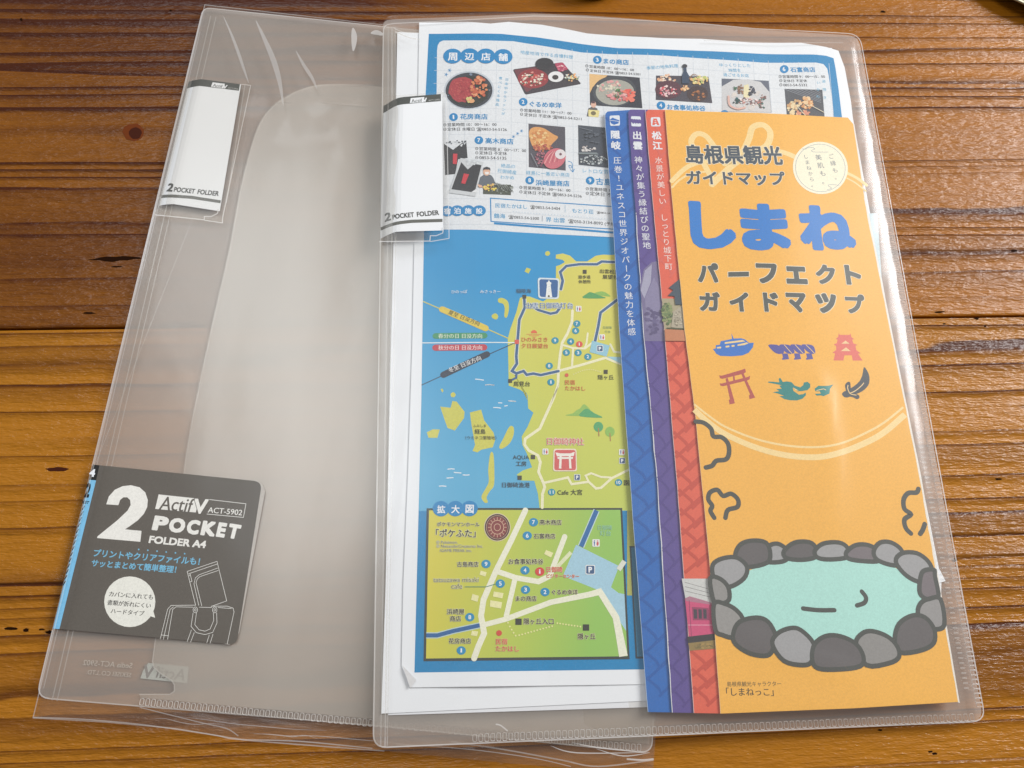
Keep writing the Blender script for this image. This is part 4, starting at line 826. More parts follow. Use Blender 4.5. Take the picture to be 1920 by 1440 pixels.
ee[0].color = (lin(214), lin(204), lin(64), 1); ee[1].color = (lin(148), lin(196), lin(90), 1); l_.new(mr_.outputs[0], cr0.inputs[0]); l_.new(cr0.outputs[0], pr.inputs['Base Color'])
inset = Print(MS).poly(F_((104, 115), (1635, 110), (1692, 1282), (80, 1300)), inm, 7).build('inset_map', mp)
b = Print(MS); b.poly(F_((1280, 390), (1625, 560), (1560, 730), (1620, 775), (1668, 785), (1682, 1080), (1560, 900), (1440, 745), (1175, 640)), (166, 206, 226), 8); b.build('printed_car_park', inset)
RW = (240, 239, 218)
for i, (pts, w1, c1, w2, c2) in enumerate([(((875, 115), (760, 360), (640, 600), (540, 830), (520, 960), (545, 1100), (500, 1200), (465, 1298)), 10.5, RW, 0, 0), (((650, 605), (800, 655), (980, 685), (1070, 640), (1190, 325)), 10, RW, 0, 0), (((1100, 600), (1240, 450)), 7, (226, 230, 190), 0, 0), (((790, 670), (720, 970)), 9.5, RW, 0, 0),
        (((550, 1030), (720, 985), (1080, 850), (1400, 785), (1470, 765), (1600, 970), (1630, 1120), (1660, 1282)), lambda t: 9.5 + t * t * 7, RW, 0, 0), (((82, 1115), (170, 1115), (300, 1080), (510, 1035)), 7.5, (36, 96, 158), 11, (190, 214, 214)), (((1445, 115), (1320, 405)), 8.5, (40, 106, 170), 12, (200, 222, 222)), (((1620, 590), (1668, 520)), 9, (226, 226, 214), 0, 0)]):
    b = Print(MS)
    if w2: b.stroke(F_(*pts), w2, c2, 9.2, cap=False)
    b.stroke(F_(*pts), w1, c1, 10 + i * .3, cap=(i in (0, 1))); b.build('printed_road', inset)
b = Print(MS)
for q in (((1040, 432), (1098, 455), (1080, 492), (1025, 465)), ((518, 598), (565, 612), (555, 645), (508, 630)), ((452, 785), (503, 800), (492, 848), (440, 832)), ((622, 765), (700, 778), (690, 820), (615, 805)), ((595, 835), (688, 850), (680, 902), (590, 885)), ((448, 1078), (497, 1085), (488, 1122), (438, 1115))): b.poly(F_(*q), (238, 234, 176), 13)
b.build('printed_buildings', inset)
for n__, p in (('7', (940, 210)), ('6', (890, 318)), ('9', (560, 545)), ('4', (872, 595)), ('5', (674, 702)), ('3', (876, 750)), ('2', (1032, 768)), ('8', (430, 970)), ('1', (362, 1236))): badge(MS, F_, p, n__, inset, 8.6, (26, 140, 190), 15)
badge(MS, F_, (990, 605), 'i', inset, 8.8, (214, 64, 60), 15)
b = Print(MS); b.poly(ell(*F_(664, 1097), 5.4, n=18), (210, 74, 58), 15); 
for (x, y) in ((820, 1006), (1360, 1052)): b.poly(F_((x - 25, y - 25), (x + 25, y - 25), (x + 25, y + 25), (x - 25, y + 25)), (52, 54, 48), 15)
dots = [(735, 1015), (750, 1045), (765, 1070), (780, 1095), (797, 1118)] + [(825 + i * 24, 1114 - i * 6.6) for i in range(12)] + [(1130 + i * 23, 1018 + i * 3.4) for i in range(9)]
for p in dots: b.poly(ell(*F_(*p), 1.7, n=8), (236, 232, 160), 15)
b.stroke(F_((392, 728), (560, 728), (640, 704)), 1.3, (60, 130, 110), 14.5); b.build('place_markers', inset)
b = Print(MS); IB = (24, 22, 14)
for s_, a, c, cl, bo, ha in (('ポケモンマンホール', (168, 240), (508, 244), IB, .008, None), ('「ポケふた」', (160, 322), (476, 326), IB, .014, None), ('© Pokémon.', (163, 382), (333, 382), IB, .0, None), ('© Nintendo/Creatures Inc.', (163, 413), (535, 414), IB, .0, None), ('/GAME FREAK inc.', (190, 447), (445, 448), IB, .0, None),
        ('高木商店', (990, 226), (1165, 228), IB, .008, None), ('石富商店', (942, 338), (1115, 338), IB, .008, None), ('古島商店', (328, 564), (500, 564), IB, .008, None), ('お食事処柿谷', (740, 543), (1018, 543), IB, .008, None), ('まの商店', (798, 838), (965, 838), IB, .008, None), ('ぐるめ幸洋', (1088, 786), (1294, 786), IB, .008, None),
        ('浜崎屋', (247, 944), (386, 944), IB, .008, None), ('商店', (272, 1000), (360, 1000), IB, .008, None), ('花房商店', (262, 1178), (440, 1178), IB, .008, None), ('隠ヶ丘入口', (862, 1022), (1100, 1022), IB, .01, None), ('隠ヶ丘', (1296, 1142), (1436, 1142), IB, .008, None), ('tatsuzawa misaki', (138, 688), (500, 688), IB, .0, None), ('cafe', (282, 742), (370, 742), IB, .0, None),
        ('日御碕', (1045, 606), (1172, 606), (206, 72, 66), .01, ((236, 226, 190), .03)), ('ビジターセンター', (1045, 652), (1304, 656), (206, 72, 66), .008, ((236, 226, 190), .03)), ('民宿', (638, 1184), (730, 1184), (206, 80, 60), .01, ((236, 226, 170), .03)), ('たかはし', (638, 1240), (822, 1242), (206, 80, 60), .01, ((236, 226, 170), .03)), ('日御碕', (1455, 268), (1568, 268), (150, 200, 160), .008, None), ('灯台', (1472, 314), (1560, 314), (150, 200, 160), .008, None)):
    b.text(s_, F_(*a), F_(*c), cl, 17, bo if bo == 0 else max(bo, .02), halo=ha or ((236, 234, 190), .045) if cl is IB else ha)
b.build('place_names', inset)
heading('拡大図', F_, [(200, 102), (315, 102), (428, 102)], 15.5, 14.5, mp)
b = Print(MS); x, y = F_(650, 252); b.poly(ell(x, y, 25, 26.5, n=36), (222, 206, 170), 12); b.poly(ell(x, y, 23.5, 25, n=36), (64, 44, 42), 13); b.stroke(ell(x, y, 20.5, 22, n=30), 1.0, (196, 150, 130), 14, closed=True); b.poly(ell(x, y, 18.5, 20, n=30), (134, 58, 58), 14); b.stroke(ell(x, y, 12, 13, n=24), 1.2, (214, 176, 150), 15, closed=True); b.stroke(ell(x, y, 6, 6.5, n=18), 1.2, (214, 176, 150), 15, closed=True)
for k in range(16): a = k * math.pi / 8; b.stroke([(x + 13 * math.cos(a), y + 14 * math.sin(a)), (x + 17.5 * math.cos(a), y + 19 * math.sin(a))], 1.1, (214, 176, 150), 15.5, cap=False)
b.build('manhole_picture', inset, 'round brown manhole cover picture with plain rings')

# ================================================================== BROCHURE
br = thing('travel_brochure', 'folded orange guide brochure with blue, purple and red stepped page tabs', 'brochure', plane(1450, 780, .002))
def bsurf(dz, amp=.00018, ph=0.): return Surf(AA + dz, BB, dd, (lambda u: amp * math.sin(u * 95 + ph)), .008)
def rag(pts, j=.7, n=14):
    out = []
    for i in range(len(pts) - 1):
        for k in range(n):
            t = k / n; out.append((pts[i][0] + (pts[i + 1][0] - pts[i][0]) * t + random.uniform(-j, j), pts[i][1] + (pts[i + 1][1] - pts[i][1]) * t))
    out.append(pts[-1]); return out
bl = [(1133.4, 209), (1150, 429), (1163, 640), (1186, 965), (1215, 1335)]; pu = [(1176, 206), (1192, 399), (1208, 640), (1233, 913), (1260.5, 1336)]
rd = [(1209.6, 206), (1223, 369), (1240, 548), (1246, 626), (1272, 939), (1301, 1337)]; cv = [(1247, 206), (1260, 369), (1284, 620), (1304, 780), (1331, 1057), (1351, 1338)]
cr_edge = [(1590, 220), (1600, 232), (1621, 371), (1675, 642), (1725, 892), (1755, 1065), (1798, 1316)]
SB, SP, SR, SV = bsurf(.0024), bsurf(.0030, ph=.3), bsurf(.0036, ph=.5), bsurf(.0043, ph=.8)
cols = ((36, 106, 186), (92, 76, 146), (224, 98, 74))
def tab(name, lab, surf, L, R, col, top):
    lo, hi = Print(surf), None
    lo.poly([(L[0][0] + 6, L[0][1]), (L[0][0] + 2, L[0][1] + 4)] + rag(L, .35)[2:] + R[::-1], col, 0); o = lo.build(name, br, lab, thick=.00012); return o
pb = tab('blue_page', 'blue tab page with a ferry symbol and white vertical words', SB, bl, [(x + 14, y) for x, y in pu], cols[0], 0)
ppg = tab('purple_page', 'purple tab page with a rope symbol and white vertical words', SP, pu, [(x + 14, y) for x, y in rd], cols[1], 0)
prd = tab('red_page', 'coral red tab page with a castle symbol, castle wall and pink train pictures', SR, rd, [(x + 14, y) for x, y in cv], cols[2], 0)
e = Print(SP); e.stroke(rag(pu[1:], .6, 12), lambda t: 1.0 + .9 * abs(math.sin(t * 47) * math.sin(t * 19)), (226, 226, 230), 1, cap=False); e.build('worn_edge', ppg, 'white worn paper edge')
e = Print(SR); e.stroke(rag(rd, .4, 12), .8, (226, 196, 190), 1, cap=False); e.build('worn_edge', prd)
e = Print(SB); e.stroke(rag(bl, .4, 12), .7, (176, 196, 220), 1, cap=False); e.build('worn_edge', pb)
def lerp_edge(E, y):
    for i in range(len(E) - 1):
        if E[i][1] <= y <= E[i + 1][1]: k = (y - E[i][1]) / (E[i + 1][1] - E[i][1]); return E[i][0] + (E[i + 1][0] - E[i][0]) * k
    return E[-1][0] if y > E[-1][1] else E[0][0]
def weave(surf, L, R, y0, y1, col, par, per=36, wd=4.5):
    """interlocked basket pattern: slanting bars with short cross bars"""
    b = Print(surf); y = y0; i = 0
    def P(t, yy): l_ = lerp_edge(L, yy); r_ = lerp_edge(R, yy); return (l_ + (r_ - l_) * t, yy)
    while y < y1:
        b.stroke([P(.04, y), P(.55, y - 20), P(.97, y - 36)] if i % 2 else [P(.04, y - 30), P(.5, y - 10), P(.62, y + 2)], wd, col, 2 + (i % 40) * .08, cap=False)
        if i % 2 == 0: b.stroke([P(.5, y + 6), P(.97, y - 14)], wd, col, 2.04 + (i % 40) * .08, cap=False)
        y += per / 2; i += 1
    return b.build('woven_pattern', par)
weave(SR, rd, cv, 660, 1078, (198, 76, 58), prd, 36, 6); weave(SR, rd, cv, 1250, 1328, (198, 76, 58), prd, 34, 6); weave(SR, rd, cv, 250, 520, (216, 100, 84), prd, 44, 4)
weave(SB, bl, pu, 250, 1325, (28, 92, 170), pb, 50, 5); weave(SP, pu, rd, 250, 560, (86, 68, 138), ppg, 44, 4); weave(SP, pu, rd, 660, 1325, (82, 66, 136), ppg, 44, 4)
# words and symbols on the tabs
def tabsym(par, surf, q, fn):
    b = Print(surf); b.poly(rquad(J_(*q), 3), (226, 232, 240), 4); fn(b); b.build('page_symbol', par)
def ferry(b, ox, oy, k, col, lv):
    X_ = lambda *p: [(ox + a * k, oy + c * k) for a, c in p]
    b.poly(X_((0, 50), (4, 38), (8, 36), (8, 28), (22, 26), (22, 14), (50, 9), (52, 0), (54, 9), (72, 8), (90, 18), (96, 28), (110, 30), (104, 48), (92, 60), (40, 64), (12, 62)), col, lv)
tabsym(pb, SB, ((42, 56), (104, 54), (106, 117), (46, 119)), lambda b: (b.poly(J_((42, 82), (60, 68), (88, 80), (103, 84), (96, 104), (70, 112), (52, 104)), cols[0], 6), b.stroke(J_((42, 84), (100, 92)), 1, (226, 232, 240), 7)))
def rope(b): 
    for k in range(4): b.poly(ell(*J_(183 + k * 15, 90 + k * 1.0), 3.0, 4.6, -.6, 12), cols[1], 6 + k * .2); b.poly(J_((180 + k * 15, 94), (190 + k * 15, 94), (192 + k * 15, 106), (184 + k * 15, 106)), cols[1], 7 + k * .1)
tabsym(ppg, SP, ((173, 60), (233, 62), (236, 124), (176, 122)), rope)
def castle(b, ox, oy, k, col, hole, lv):
    X_ = lambda *p: [(ox + a * k, oy + c * k) for a, c in p]
    b.poly(X_((20, 0), (24, 6), (62, 6), (66, 0), (68, 14), (80, 22), (72, 24), (76, 38), (92, 44), (84, 48), (88, 64), (104, 76), (94, 78), (112, 104), (74, 104), (70, 84), (42, 84), (38, 104), (0, 104), (6, 78), (-4, 74), (10, 64), (10, 48), (0, 44), (12, 38), (16, 24), (8, 22), (18, 14)), col, lv)
    b.poly(X_((30, 40), (46, 28), (62, 40)), hole, lv + 1); b.poly(X_((28, 68), (48, 54), (66, 68)), hole, lv + 1)
tabsym(prd, SR, ((294, 67), (352, 65), (356, 122), (297, 123)), lambda b: castle(b, *J_(304, 72), .125, cols[2], (226, 232, 240), 6))
TW = (232, 234, 240)
b = Print(SB); b.vtext('隠岐', J_(77, 172), J_(80, 238), 18, TW, 4, .03); b.vtext('圧巻！ユネスコ世界ジオパークの魅力を体感', J_(90, 330), J_(178, 1382), 15.5, TW, 4, .006); b.build('lettering', pb)
b = Print(SP); b.vtext('出雲', J_(211, 178), J_(215, 240), 18, TW, 4, .03); b.vtext('神々が集う縁結びの聖地', J_(219, 328), J_(270, 852), 15.5, TW, 4, .006); b.build('lettering', ppg)
b = Print(SR); b.vtext('松江', J_(331, 178), J_(336, 240), 18, TW, 4, .03); b.vtext('水景が美しい しっとり城下町', J_(344, 330), J_(405, 982), 15.0, (244, 226, 220), 4, .004); b.build('lettering', prd)
# pictures on the tabs
b = Print(SP); b.poly([(1200, 535), (1207, 505), (1222, 492), (1232, 490), (1243, 585), (1247, 640), (1209, 640), (1205, 590)], (120, 112, 150), 4); b.poly([(1201, 545), (1209, 508), (1222, 496), (1220, 530), (1208, 560)], (166, 164, 188), 5); b.poly([(1209, 560), (1226, 520), (1236, 540), (1238, 600), (1212, 610)], (136, 130, 164), 5.5); b.specks((1222, 600), 14, 30, [(104, 96, 136), (90, 82, 122)], 30, 5, 6); b.build('mountain_picture', ppg)
b = Print(SR); b.poly([(1241, 560), (1282, 560), (1288, 634), (1247, 634)], (170, 160, 130), 4); b.specks((1251, 588), 10, 22, [(110, 130, 84), (140, 150, 100), (84, 104, 66)], 60, 4, 5); b.poly([(1262, 585), (1283, 570), (1287, 618), (1258, 614)], (176, 166, 146), 18); b.specks((1273, 598), 10, 16, [(196, 186, 166), (150, 140, 120), (170, 160, 144)], 60, 2, 19)
b.poly([(1254, 540), (1275, 523), (1279, 530), (1278, 540), (1281, 548), (1281, 572), (1266, 572), (1264, 556), (1252, 555), (1262, 545)], (62, 78, 92), 33); b.poly([(1246, 618), (1284, 620), (1286, 640), (1247, 640)], (196, 128, 90), 34); b.stroke([(1250, 616), (1282, 617)], 2, (80, 86, 60), 35); b.build('castle_wall_picture', prd)
b = Print(SR); b.poly([(1278, 1085), (1331, 1085), (1337, 1140), (1288, 1140)], (206, 208, 206), 4)
for k in range(3): b.stroke([(1284, 1092 + k * 8), (1334, 1106 + k * 7)], .7, (110, 104, 104), 5 + k * .2, cap=False)
b.poly([(1284, 1122), (1293, 1118), (1334, 1130), (1340, 1190), (1292, 1196)], (206, 78, 122), 7); b.poly([(1284, 1122), (1293, 1118), (1334, 1130), (1334, 1134), (1286, 1127)], (176, 120, 140), 8)
b.poly([(1297, 1138), (1328, 1140), (1330, 1163), (1299, 1163)], (150, 60, 96), 8.8); b.stroke([(1334, 1134), (1338, 1188)], 1.2, (120, 46, 80), 9); b.stroke([(1292, 1126), (1296, 1192)], 1.2, (150, 60, 100), 9)
for x in (1300, 1309, 1318): b.poly([(x, 1142), (x + 6.5, 1143), (x + 7, 1160), (x + 1, 1160)], (60, 58, 70), 9)
b.stroke([(1290, 1172), (1338, 1172)], 1.2, (236, 170, 190), 9); b.poly([(1288, 1194), (1340, 1188), (1342, 1200), (1290, 1206)], (46, 46, 50), 9); b.poly([(1290, 1206), (1342, 1200), (1344, 1216), (1293, 1220)], (146, 124, 72), 8.5); b.specks((1318, 1212), 22, 5, [(170, 140, 80), (120, 106, 60)], 26, 2.6, 10); b.build('train_picture', prd)
# cover
ORG = ink(243, 182, 76, .5, .05)
cover = Print(SV); cover.poly([(1250, 206), (1330, 209), (1420, 212), (1500, 216)] + cr_edge + [(1600, 1328), (1351, 1338)] + cv[::-1][1:], ORG, 0); cover = cover.build('cover', br, thick=.00015)
e = Print(SV.up(-.0002)); e.poly([(x - 5, y) for x, y in cr_edge[1:]] + [(x + random.uniform(1.6, 3.2), y + (2 if i == len(cr_edge) - 2 else 0)) for i, (x, y) in list(enumerate(cr_edge[1:]))[::-1]], (232, 230, 226), 0); e.build('white_inner_page', br, 'white page edge showing along the right side')
e = Print(SV); e.stroke(rag([(x - .3, y) for x, y in cr_edge[2:]], .5, 14), 1.7, (238, 232, 220), 1, cap=False); e.stroke(rag(cv, .3, 12), .7, (226, 196, 150), 1, cap=False); e.build('worn_edge', cover)
CRMY = (247, 218, 154)
b = Print(SV); wds = lambda w0, w1: (lambda t: w0 + (w1 - w0) * math.sin(t * math.pi))
b.stroke(smooth_pts(G_((735, 500), (690, 430), (640, 330), (590, 260), (620, 205), (680, 215), (740, 290), (800, 370))), 11, CRMY, 1.0); b.stroke(smooth_pts(G_((800, 390), (900, 330), (950, 240), (975, 165), (1040, 150), (1085, 200), (1060, 280), (960, 330), (850, 400), (720, 520))), 12, CRMY, 1.3)
b.stroke(smooth_pts(G_((468, 500), (540, 430), (600, 395), (700, 370), (800, 380))), 9, CRMY, 1.6); b.stroke(smooth_pts(G_((470, 540), (520, 490), (600, 450), (700, 440))), 4, CRMY, 1.6)
b.stroke(smooth_pts(G_((1060, 310), (1160, 320), (1240, 350))), 10, CRMY, 1.9); b.stroke(smooth_pts(G_((1560, 445), (1630, 480), (1690, 525))), 6, CRMY, 1.9); b.stroke(smooth_pts(G_((1565, 480), (1620, 510), (1690, 565))), 3, CRMY, 1.9, cap=False)
b.build('ribbon_bow_print', cover)
b = Print(SV); b.stroke(smooth_pts(H_((93, 775), (200, 860), (350, 960), (600, 1060), (850, 1115), (1100, 1128), (1300, 1095), (1500, 1010), (1650, 925), (1806, 800))), 4, CRMY, 1, cap=False); b.stroke(smooth_pts(H_((96, 820), (200, 915), (350, 1020), (600, 1130), (850, 1195), (1100, 1210), (1300, 1170), (1500, 1090), (1650, 1005), (1820, 860))), 11, CRMY, 1.4, cap=False); b.build('ribbon_loop_print', cover)
SLT = (62, 76, 90); BK2 = (78, 84, 82)
def word(s_, pts, base0, base1, hh, col, bold, par, halo, name='title_lettering'):
    b = Print(SV)
    for ch, (x0, x1) in zip(s_, pts):
        k0 = (x0 - pts[0][0]) / (pts[-1][1] - pts[0][0]); k1 = (x1 - pts[0][0]) / (pts[-1][1] - pts[0][0])
        yb0 = base0 + (base1 - base0) * k0; yb1 = base0 + (base1 - base0) * k1
        b.text(ch, G_(x0, yb0), G_(x1, yb1), col, 5, bold, halo=halo)
    return b.build(name, par)
CW_ = (250, 238, 210)
b = Print(SV); b.text('島根県観光', G_(562, 376), G_(1162, 388), SLT, 5, .03, halo=(CW_, .028), h=34); b.text('ガイドマップ', G_(565, 512), G_(1180, 522), SLT, 5, .03, halo=(CW_, .03)); b.build('title_lettering', cover)
def bigch(ch, x0, x1, ytop, ybot, col, bold, par_b, lv=5, halo=None):
    V0, _ = glyphs(ch, 0.0); y0 = min(q[1] for q in V0); y1 = max(q[1] for q in V0); h_ = (ybot - ytop) * G_.o[2]
    yb = ybot + (ybot - ytop) * y0 / (y1 - y0)
    par_b.text(ch, G_(x0, yb), G_(x1, yb + (x1 - x0) * .03), col, lv, bold, h=h_, halo=halo)
BB_ = (30, 122, 204)
for ch, x0, x1, yt, yb in (('し', 612, 855, 640, 905), ('ま', 935, 1195, 655, 915), ('ね', 1300, 1610, 665, 915)):
    b = Print(SV); bigch(ch, x0, x1, yt, yb, BB_, .062, b); b.build('title_character', cover)
for row, y_t, y_b, xs in (('パーフェクト', 1018, 1128, ((640, 760), (822, 950), (1012, 1128), (1196, 1312), (1385, 1495), (1572, 1655))), ('ガイドマップ', 1200, 1308, ((652, 770), (842, 950), (1055, 1135), (1198, 1310), (1385, 1500), (1572, 1682)))):
    for i, (ch, (x0, x1)) in enumerate(zip(row, xs)):
        b = Print(SV); dy = i * 3
        if ch == 'ー': b.poly(G_((818, 1068), (955, 1066), (955, 1102), (818, 1104)), (CW_), 4); b.poly(G_((822, 1071), (952, 1069), (952, 1099), (822, 1101)), BK2, 5)
        else: bigch(ch, x0, x1, y_t + (18 if ch in 'ェ' else 0) + dy, y_b + dy, BK2, .055, b, halo=(CW_, .02))
        b.build('title_character', cover)
b = Print(SV); b.poly(ell(*G_(1400, 418), 52, 49, .25, 40), (246, 240, 214), 4); b.stroke(ell(*G_(1400, 418), 47, 44.5, .25, 40), .8, (150, 158, 168), 5, closed=True)
b.stroke(smooth_pts(G_((1285, 300), (1310, 300), (1320, 292), (1350, 290), (1365, 300), (1345, 308), (1360, 318), (1450, 318))), .8, (150, 158, 168), 5.5, cap=False); b.stroke(smooth_pts(G_((1440, 555), (1470, 545), (1450, 530), (1460, 522), (1520, 526))), .8, (150, 158, 168), 5.5, cap=False)
for s_, a, c, sz in (('しまねから。', (1308, 348), (1355, 525), 9.5), ('美肌も。', (1388, 352), (1428, 502), 12.5), ('ご縁も。', (1468, 345), (1505, 475), 11)): b.vtext(s_, G_(*a), G_(*c), sz, (116, 124, 134), 6, -.004)
b.build('round_seal', cover)
# six symbols
FB = (52, 116, 200)
b = Print(SV); hp = lambda *p: H_(*p)
b.poly(hp((248, 325), (272, 318), (272, 292), (305, 288), (312, 260), (385, 245), (405, 240), (400, 195), (418, 238), (480, 236), (510, 245), (545, 275), (582, 272), (575, 310), (540, 355), (490, 376), (400, 383), (310, 380), (275, 362), (265, 345)), FB, 2)
for q in (((345, 268), (490, 250), (515, 262), (345, 282)), ((280, 308), (315, 304), (315, 318), (282, 320)), ((352, 298), (382, 295), (384, 308), (352, 312)), ((400, 293), (425, 290), (425, 304), (402, 306)), ((448, 288), (525, 270), (540, 278), (505, 292), (450, 298))): b.poly(hp(*q), (244, 214, 150), 4)
b.build('ferry_symbol', cover)
b = Print(SV); VP = (84, 84, 158)
for k in range(4):
    x = k * 92; b.poly(smooth_pts(hp((700 + x * .98, 296), (740 + x * .98, 288), (790 + x, 300), (830 + x * .92, 350), (795 + x, 366), (750 + x, 352)), 4, True), VP, 2 + k * .4)
    if k: b.stroke(smooth_pts(hp((742 + x * .96, 292), (775 + x, 335), (800 + x, 362))), 1.3, (240, 206, 150), 5 + k * .3)
for x in (812, 910, 1008): b.poly(hp((x, 362), (x + 46, 362), (x + 58, 408), (x + 4, 414), (x - 2, 405), (x + 8, 396)), VP, 1.5)
b.build('rope_symbol', cover)
b = Print(SV); castle(b, *H_(1234, 196), .49, (226, 110, 98), (240, 204, 150), 2); b.build('castle_symbol', cover)
b = Print(SV); TR = (180, 84, 78)
b.poly(hp((300, 538), (320, 542), (480, 495), (512, 484), (518, 512), (500, 525), (325, 568), (306, 562)), TR, 2); b.poly(hp((303, 604), (320, 606), (535, 552), (552, 542), (548, 572), (530, 580), (330, 628), (310, 622)), TR, 2.5); b.poly(hp((352, 565), (370, 560), (420, 735), (428, 768), (385, 776), (378, 740), (388, 735)), TR, 3); b.poly(hp((478, 520), (495, 515), (580, 695), (594, 722), (548, 734), (543, 705), (552, 695)), TR, 3); b.poly(hp((412, 542), (425, 540), (432, 602), (418, 605)), TR, 3); b.build('shrine_gate_symbol', cover)
b = Print(SV); TG = (36, 132, 128)
b.poly(hp((695, 598), (705, 590), (790, 598), (785, 570), (792, 562), (802, 566), (818, 595), (850, 590), (890, 597), (915, 625), (960, 640), (985, 622), (990, 600), (1020, 594), (1042, 612), (1042, 640), (1020, 662), (975, 670), (940, 672), (900, 640), (905, 668), (950, 700), (985, 695), (1005, 682), (1008, 702), (980, 732), (935, 746), (880, 745), (830, 735), (790, 710), (830, 708), (780, 690), (735, 678), (790, 670), (765, 652), (810, 650), (790, 625), (812, 622)), TG, 2)
b.poly(hp((1078, 650), (1110, 626), (1155, 628), (1195, 625), (1232, 616), (1205, 650), (1200, 690), (1150, 712), (1130, 705), (1095, 708), (1080, 692), (1130, 690), (1120, 672), (1085, 672)), TG, 2); b.stroke(hp((1095, 665), (1150, 652), (1170, 660)), 1.4, (240, 206, 150), 4); b.poly(hp((902, 640), (950, 668), (920, 662)), (244, 214, 150), 4); b.build('dragon_symbol', cover)
b = Print(SV); NV = (62, 70, 78)
b.poly(smooth_pts(hp((1485, 472), (1515, 510), (1530, 560), (1520, 620), (1470, 670), (1400, 698), (1368, 688), (1355, 660), (1400, 630), (1445, 590), (1470, 540)), 3, True), NV, 2); b.poly(smooth_pts(hp((1348, 595), (1370, 598), (1375, 640), (1385, 680), (1440, 700), (1445, 725), (1425, 735), (1400, 722), (1370, 715), (1345, 722), (1318, 715), (1303, 692), (1320, 672), (1335, 665), (1328, 622)), 3, True), NV, 3)
b.stroke(smooth_pts(hp((1352, 622), (1350, 650), (1372, 690), (1420, 702))), 1.6, (240, 206, 150), 5); b.stroke(smooth_pts(hp((1365, 688), (1410, 668), (1460, 628), (1482, 602))), 1.6, (240, 206, 150), 5); b.build('sword_symbol', cover)
# steam clouds, pond and rocks
OL = (70, 74, 70)
b = Print(SV)
for i, q in enumerate((((62, 26), (100, 32), (135, 60), (146, 96), (185, 100), (215, 130), (220, 175), (205, 205), (160, 212), (140, 235), (110, 244)), ((150, 482), (132, 450), (140, 425), (122, 395), (130, 362), (165, 350), (192, 378), (230, 368), (262, 395), (260, 430), (215, 445), (203, 482)), ((1118, 345), (1108, 362), (1070, 365), (1048, 395), (1052, 440), (1082, 465), (1052, 490), (1058, 530), (1082, 556)), ((1148, 512), (1138, 540), (1126, 558)))):
    b.stroke(smooth_pts(I_(*q), 5), 8.6, OL, 2)
b.build('steam_cloud_drawing', cover)
pool = smooth_pts(I_((225, 800), (260, 770), (320, 730), (420, 700), (540, 672), (680, 655), (820, 665), (930, 690), (1020, 725), (1110, 780), (1140, 850), (1150, 930), (1080, 1030), (930, 1090), (760, 1100), (600, 1100), (440, 1080), (280, 1010), (215, 890)), 4, True)
Print(SV).poly(pool, (176, 226, 216), 2).build('pond_drawing', cover)
b = Print(SV); b.stroke(smooth_pts(I_((570, 912), (640, 920), (718, 920))), 8, OL, 4); b.stroke(smooth_pts(I_((848, 832), (868, 860), (860, 885), (825, 898))), 8, OL, 4); b.build('ripple_drawing', cover)
G1, G2, G3 = (160, 160, 162), (98, 94, 95), (118, 110, 114)
rocks = [(((395, 650), (410, 615), (450, 605), (490, 630), (500, 668), (470, 690), (400, 690)), G1), (((480, 640), (530, 600), (600, 598), (632, 628), (630, 668), (560, 682), (490, 672)), G2), (((625, 640), (665, 605), (740, 600), (780, 625), (782, 668), (700, 680), (640, 672)), G1), (((775, 645), (820, 612), (880, 612), (925, 640), (930, 685), (860, 688), (785, 676)), G3),
         (((250, 655), (275, 608), (330, 590), (395, 600), (415, 650), (400, 695), (310, 715), (262, 690)), G2), (((905, 640), (935, 600), (990, 600), (1040, 640), (1030, 700), (985, 705), (920, 680)), G1),
         (((140, 735), (150, 695), (200, 672), (260, 672), (305, 715), (290, 770), (220, 810), (160, 790)), G1), (((1010, 690), (1040, 650), (1110, 650), (1165, 690), (1180, 740), (1130, 785), (1060, 755)), G1), (((1125, 780), (1140, 735), (1190, 728), (1196, 760), (1212, 862), (1160, 868), (1125, 840)), G3),
         (((130, 770), (175, 770), (215, 810), (220, 870), (180, 890), (148, 880)), (146, 144, 142)), (((1115, 930), (1130, 885), (1170, 866), (1222, 868), (1240, 990), (1190, 1010), (1140, 990)), (150, 148, 148)), (((148, 890), (200, 890), (255, 920), (285, 970), (245, 1045), (190, 1038), (155, 1012)), (150, 148, 146)),
         (((240, 1030), (270, 975), (350, 955), (405, 975), (440, 1040), (430, 1100), (400, 1135), (320, 1125), (250, 1080)), G2), (((1005, 1060), (1025, 985), (1090, 945), (1150, 955), (1192, 1010), (1190, 1075), (1130, 1110), (1030, 1120)), G2), (((425, 1080), (450, 1030), (510, 1005), (560, 1015), (620, 1080), (612, 1160), (570, 1180), (480, 1160)), G1),
         (((820, 1080), (850, 1030), (900, 1020), (970, 1045), (1015, 1090), (1025, 1140), (980, 1170), (870, 1180)), (142, 140, 138)), (((612, 1150), (625, 1080), (680, 1042), (750, 1045), (820, 1080), (855, 1140), (840, 1185), (740, 1200), (640, 1195)), G2)]
for i, (q, cl) in enumerate(rocks):
    pts = smooth_pts(I_(*q), 4, True); b = Print(SV); b.poly(pts, cl, 3 + i * .55); b.stroke(pts, 8.2, OL, 3.3 + i * .55, closed=True); b.build('rock_drawing', cover)
b = Print(SV); b.text('島根県観光キャラクター', I_(212, 1280), I_(468, 1278), (96, 84, 50), 3, .006); b.text('「しまねっこ」', I_(208, 1323), I_(432, 1323), (64, 58, 40), 3, .012); b.build('caption_lettering', cover)
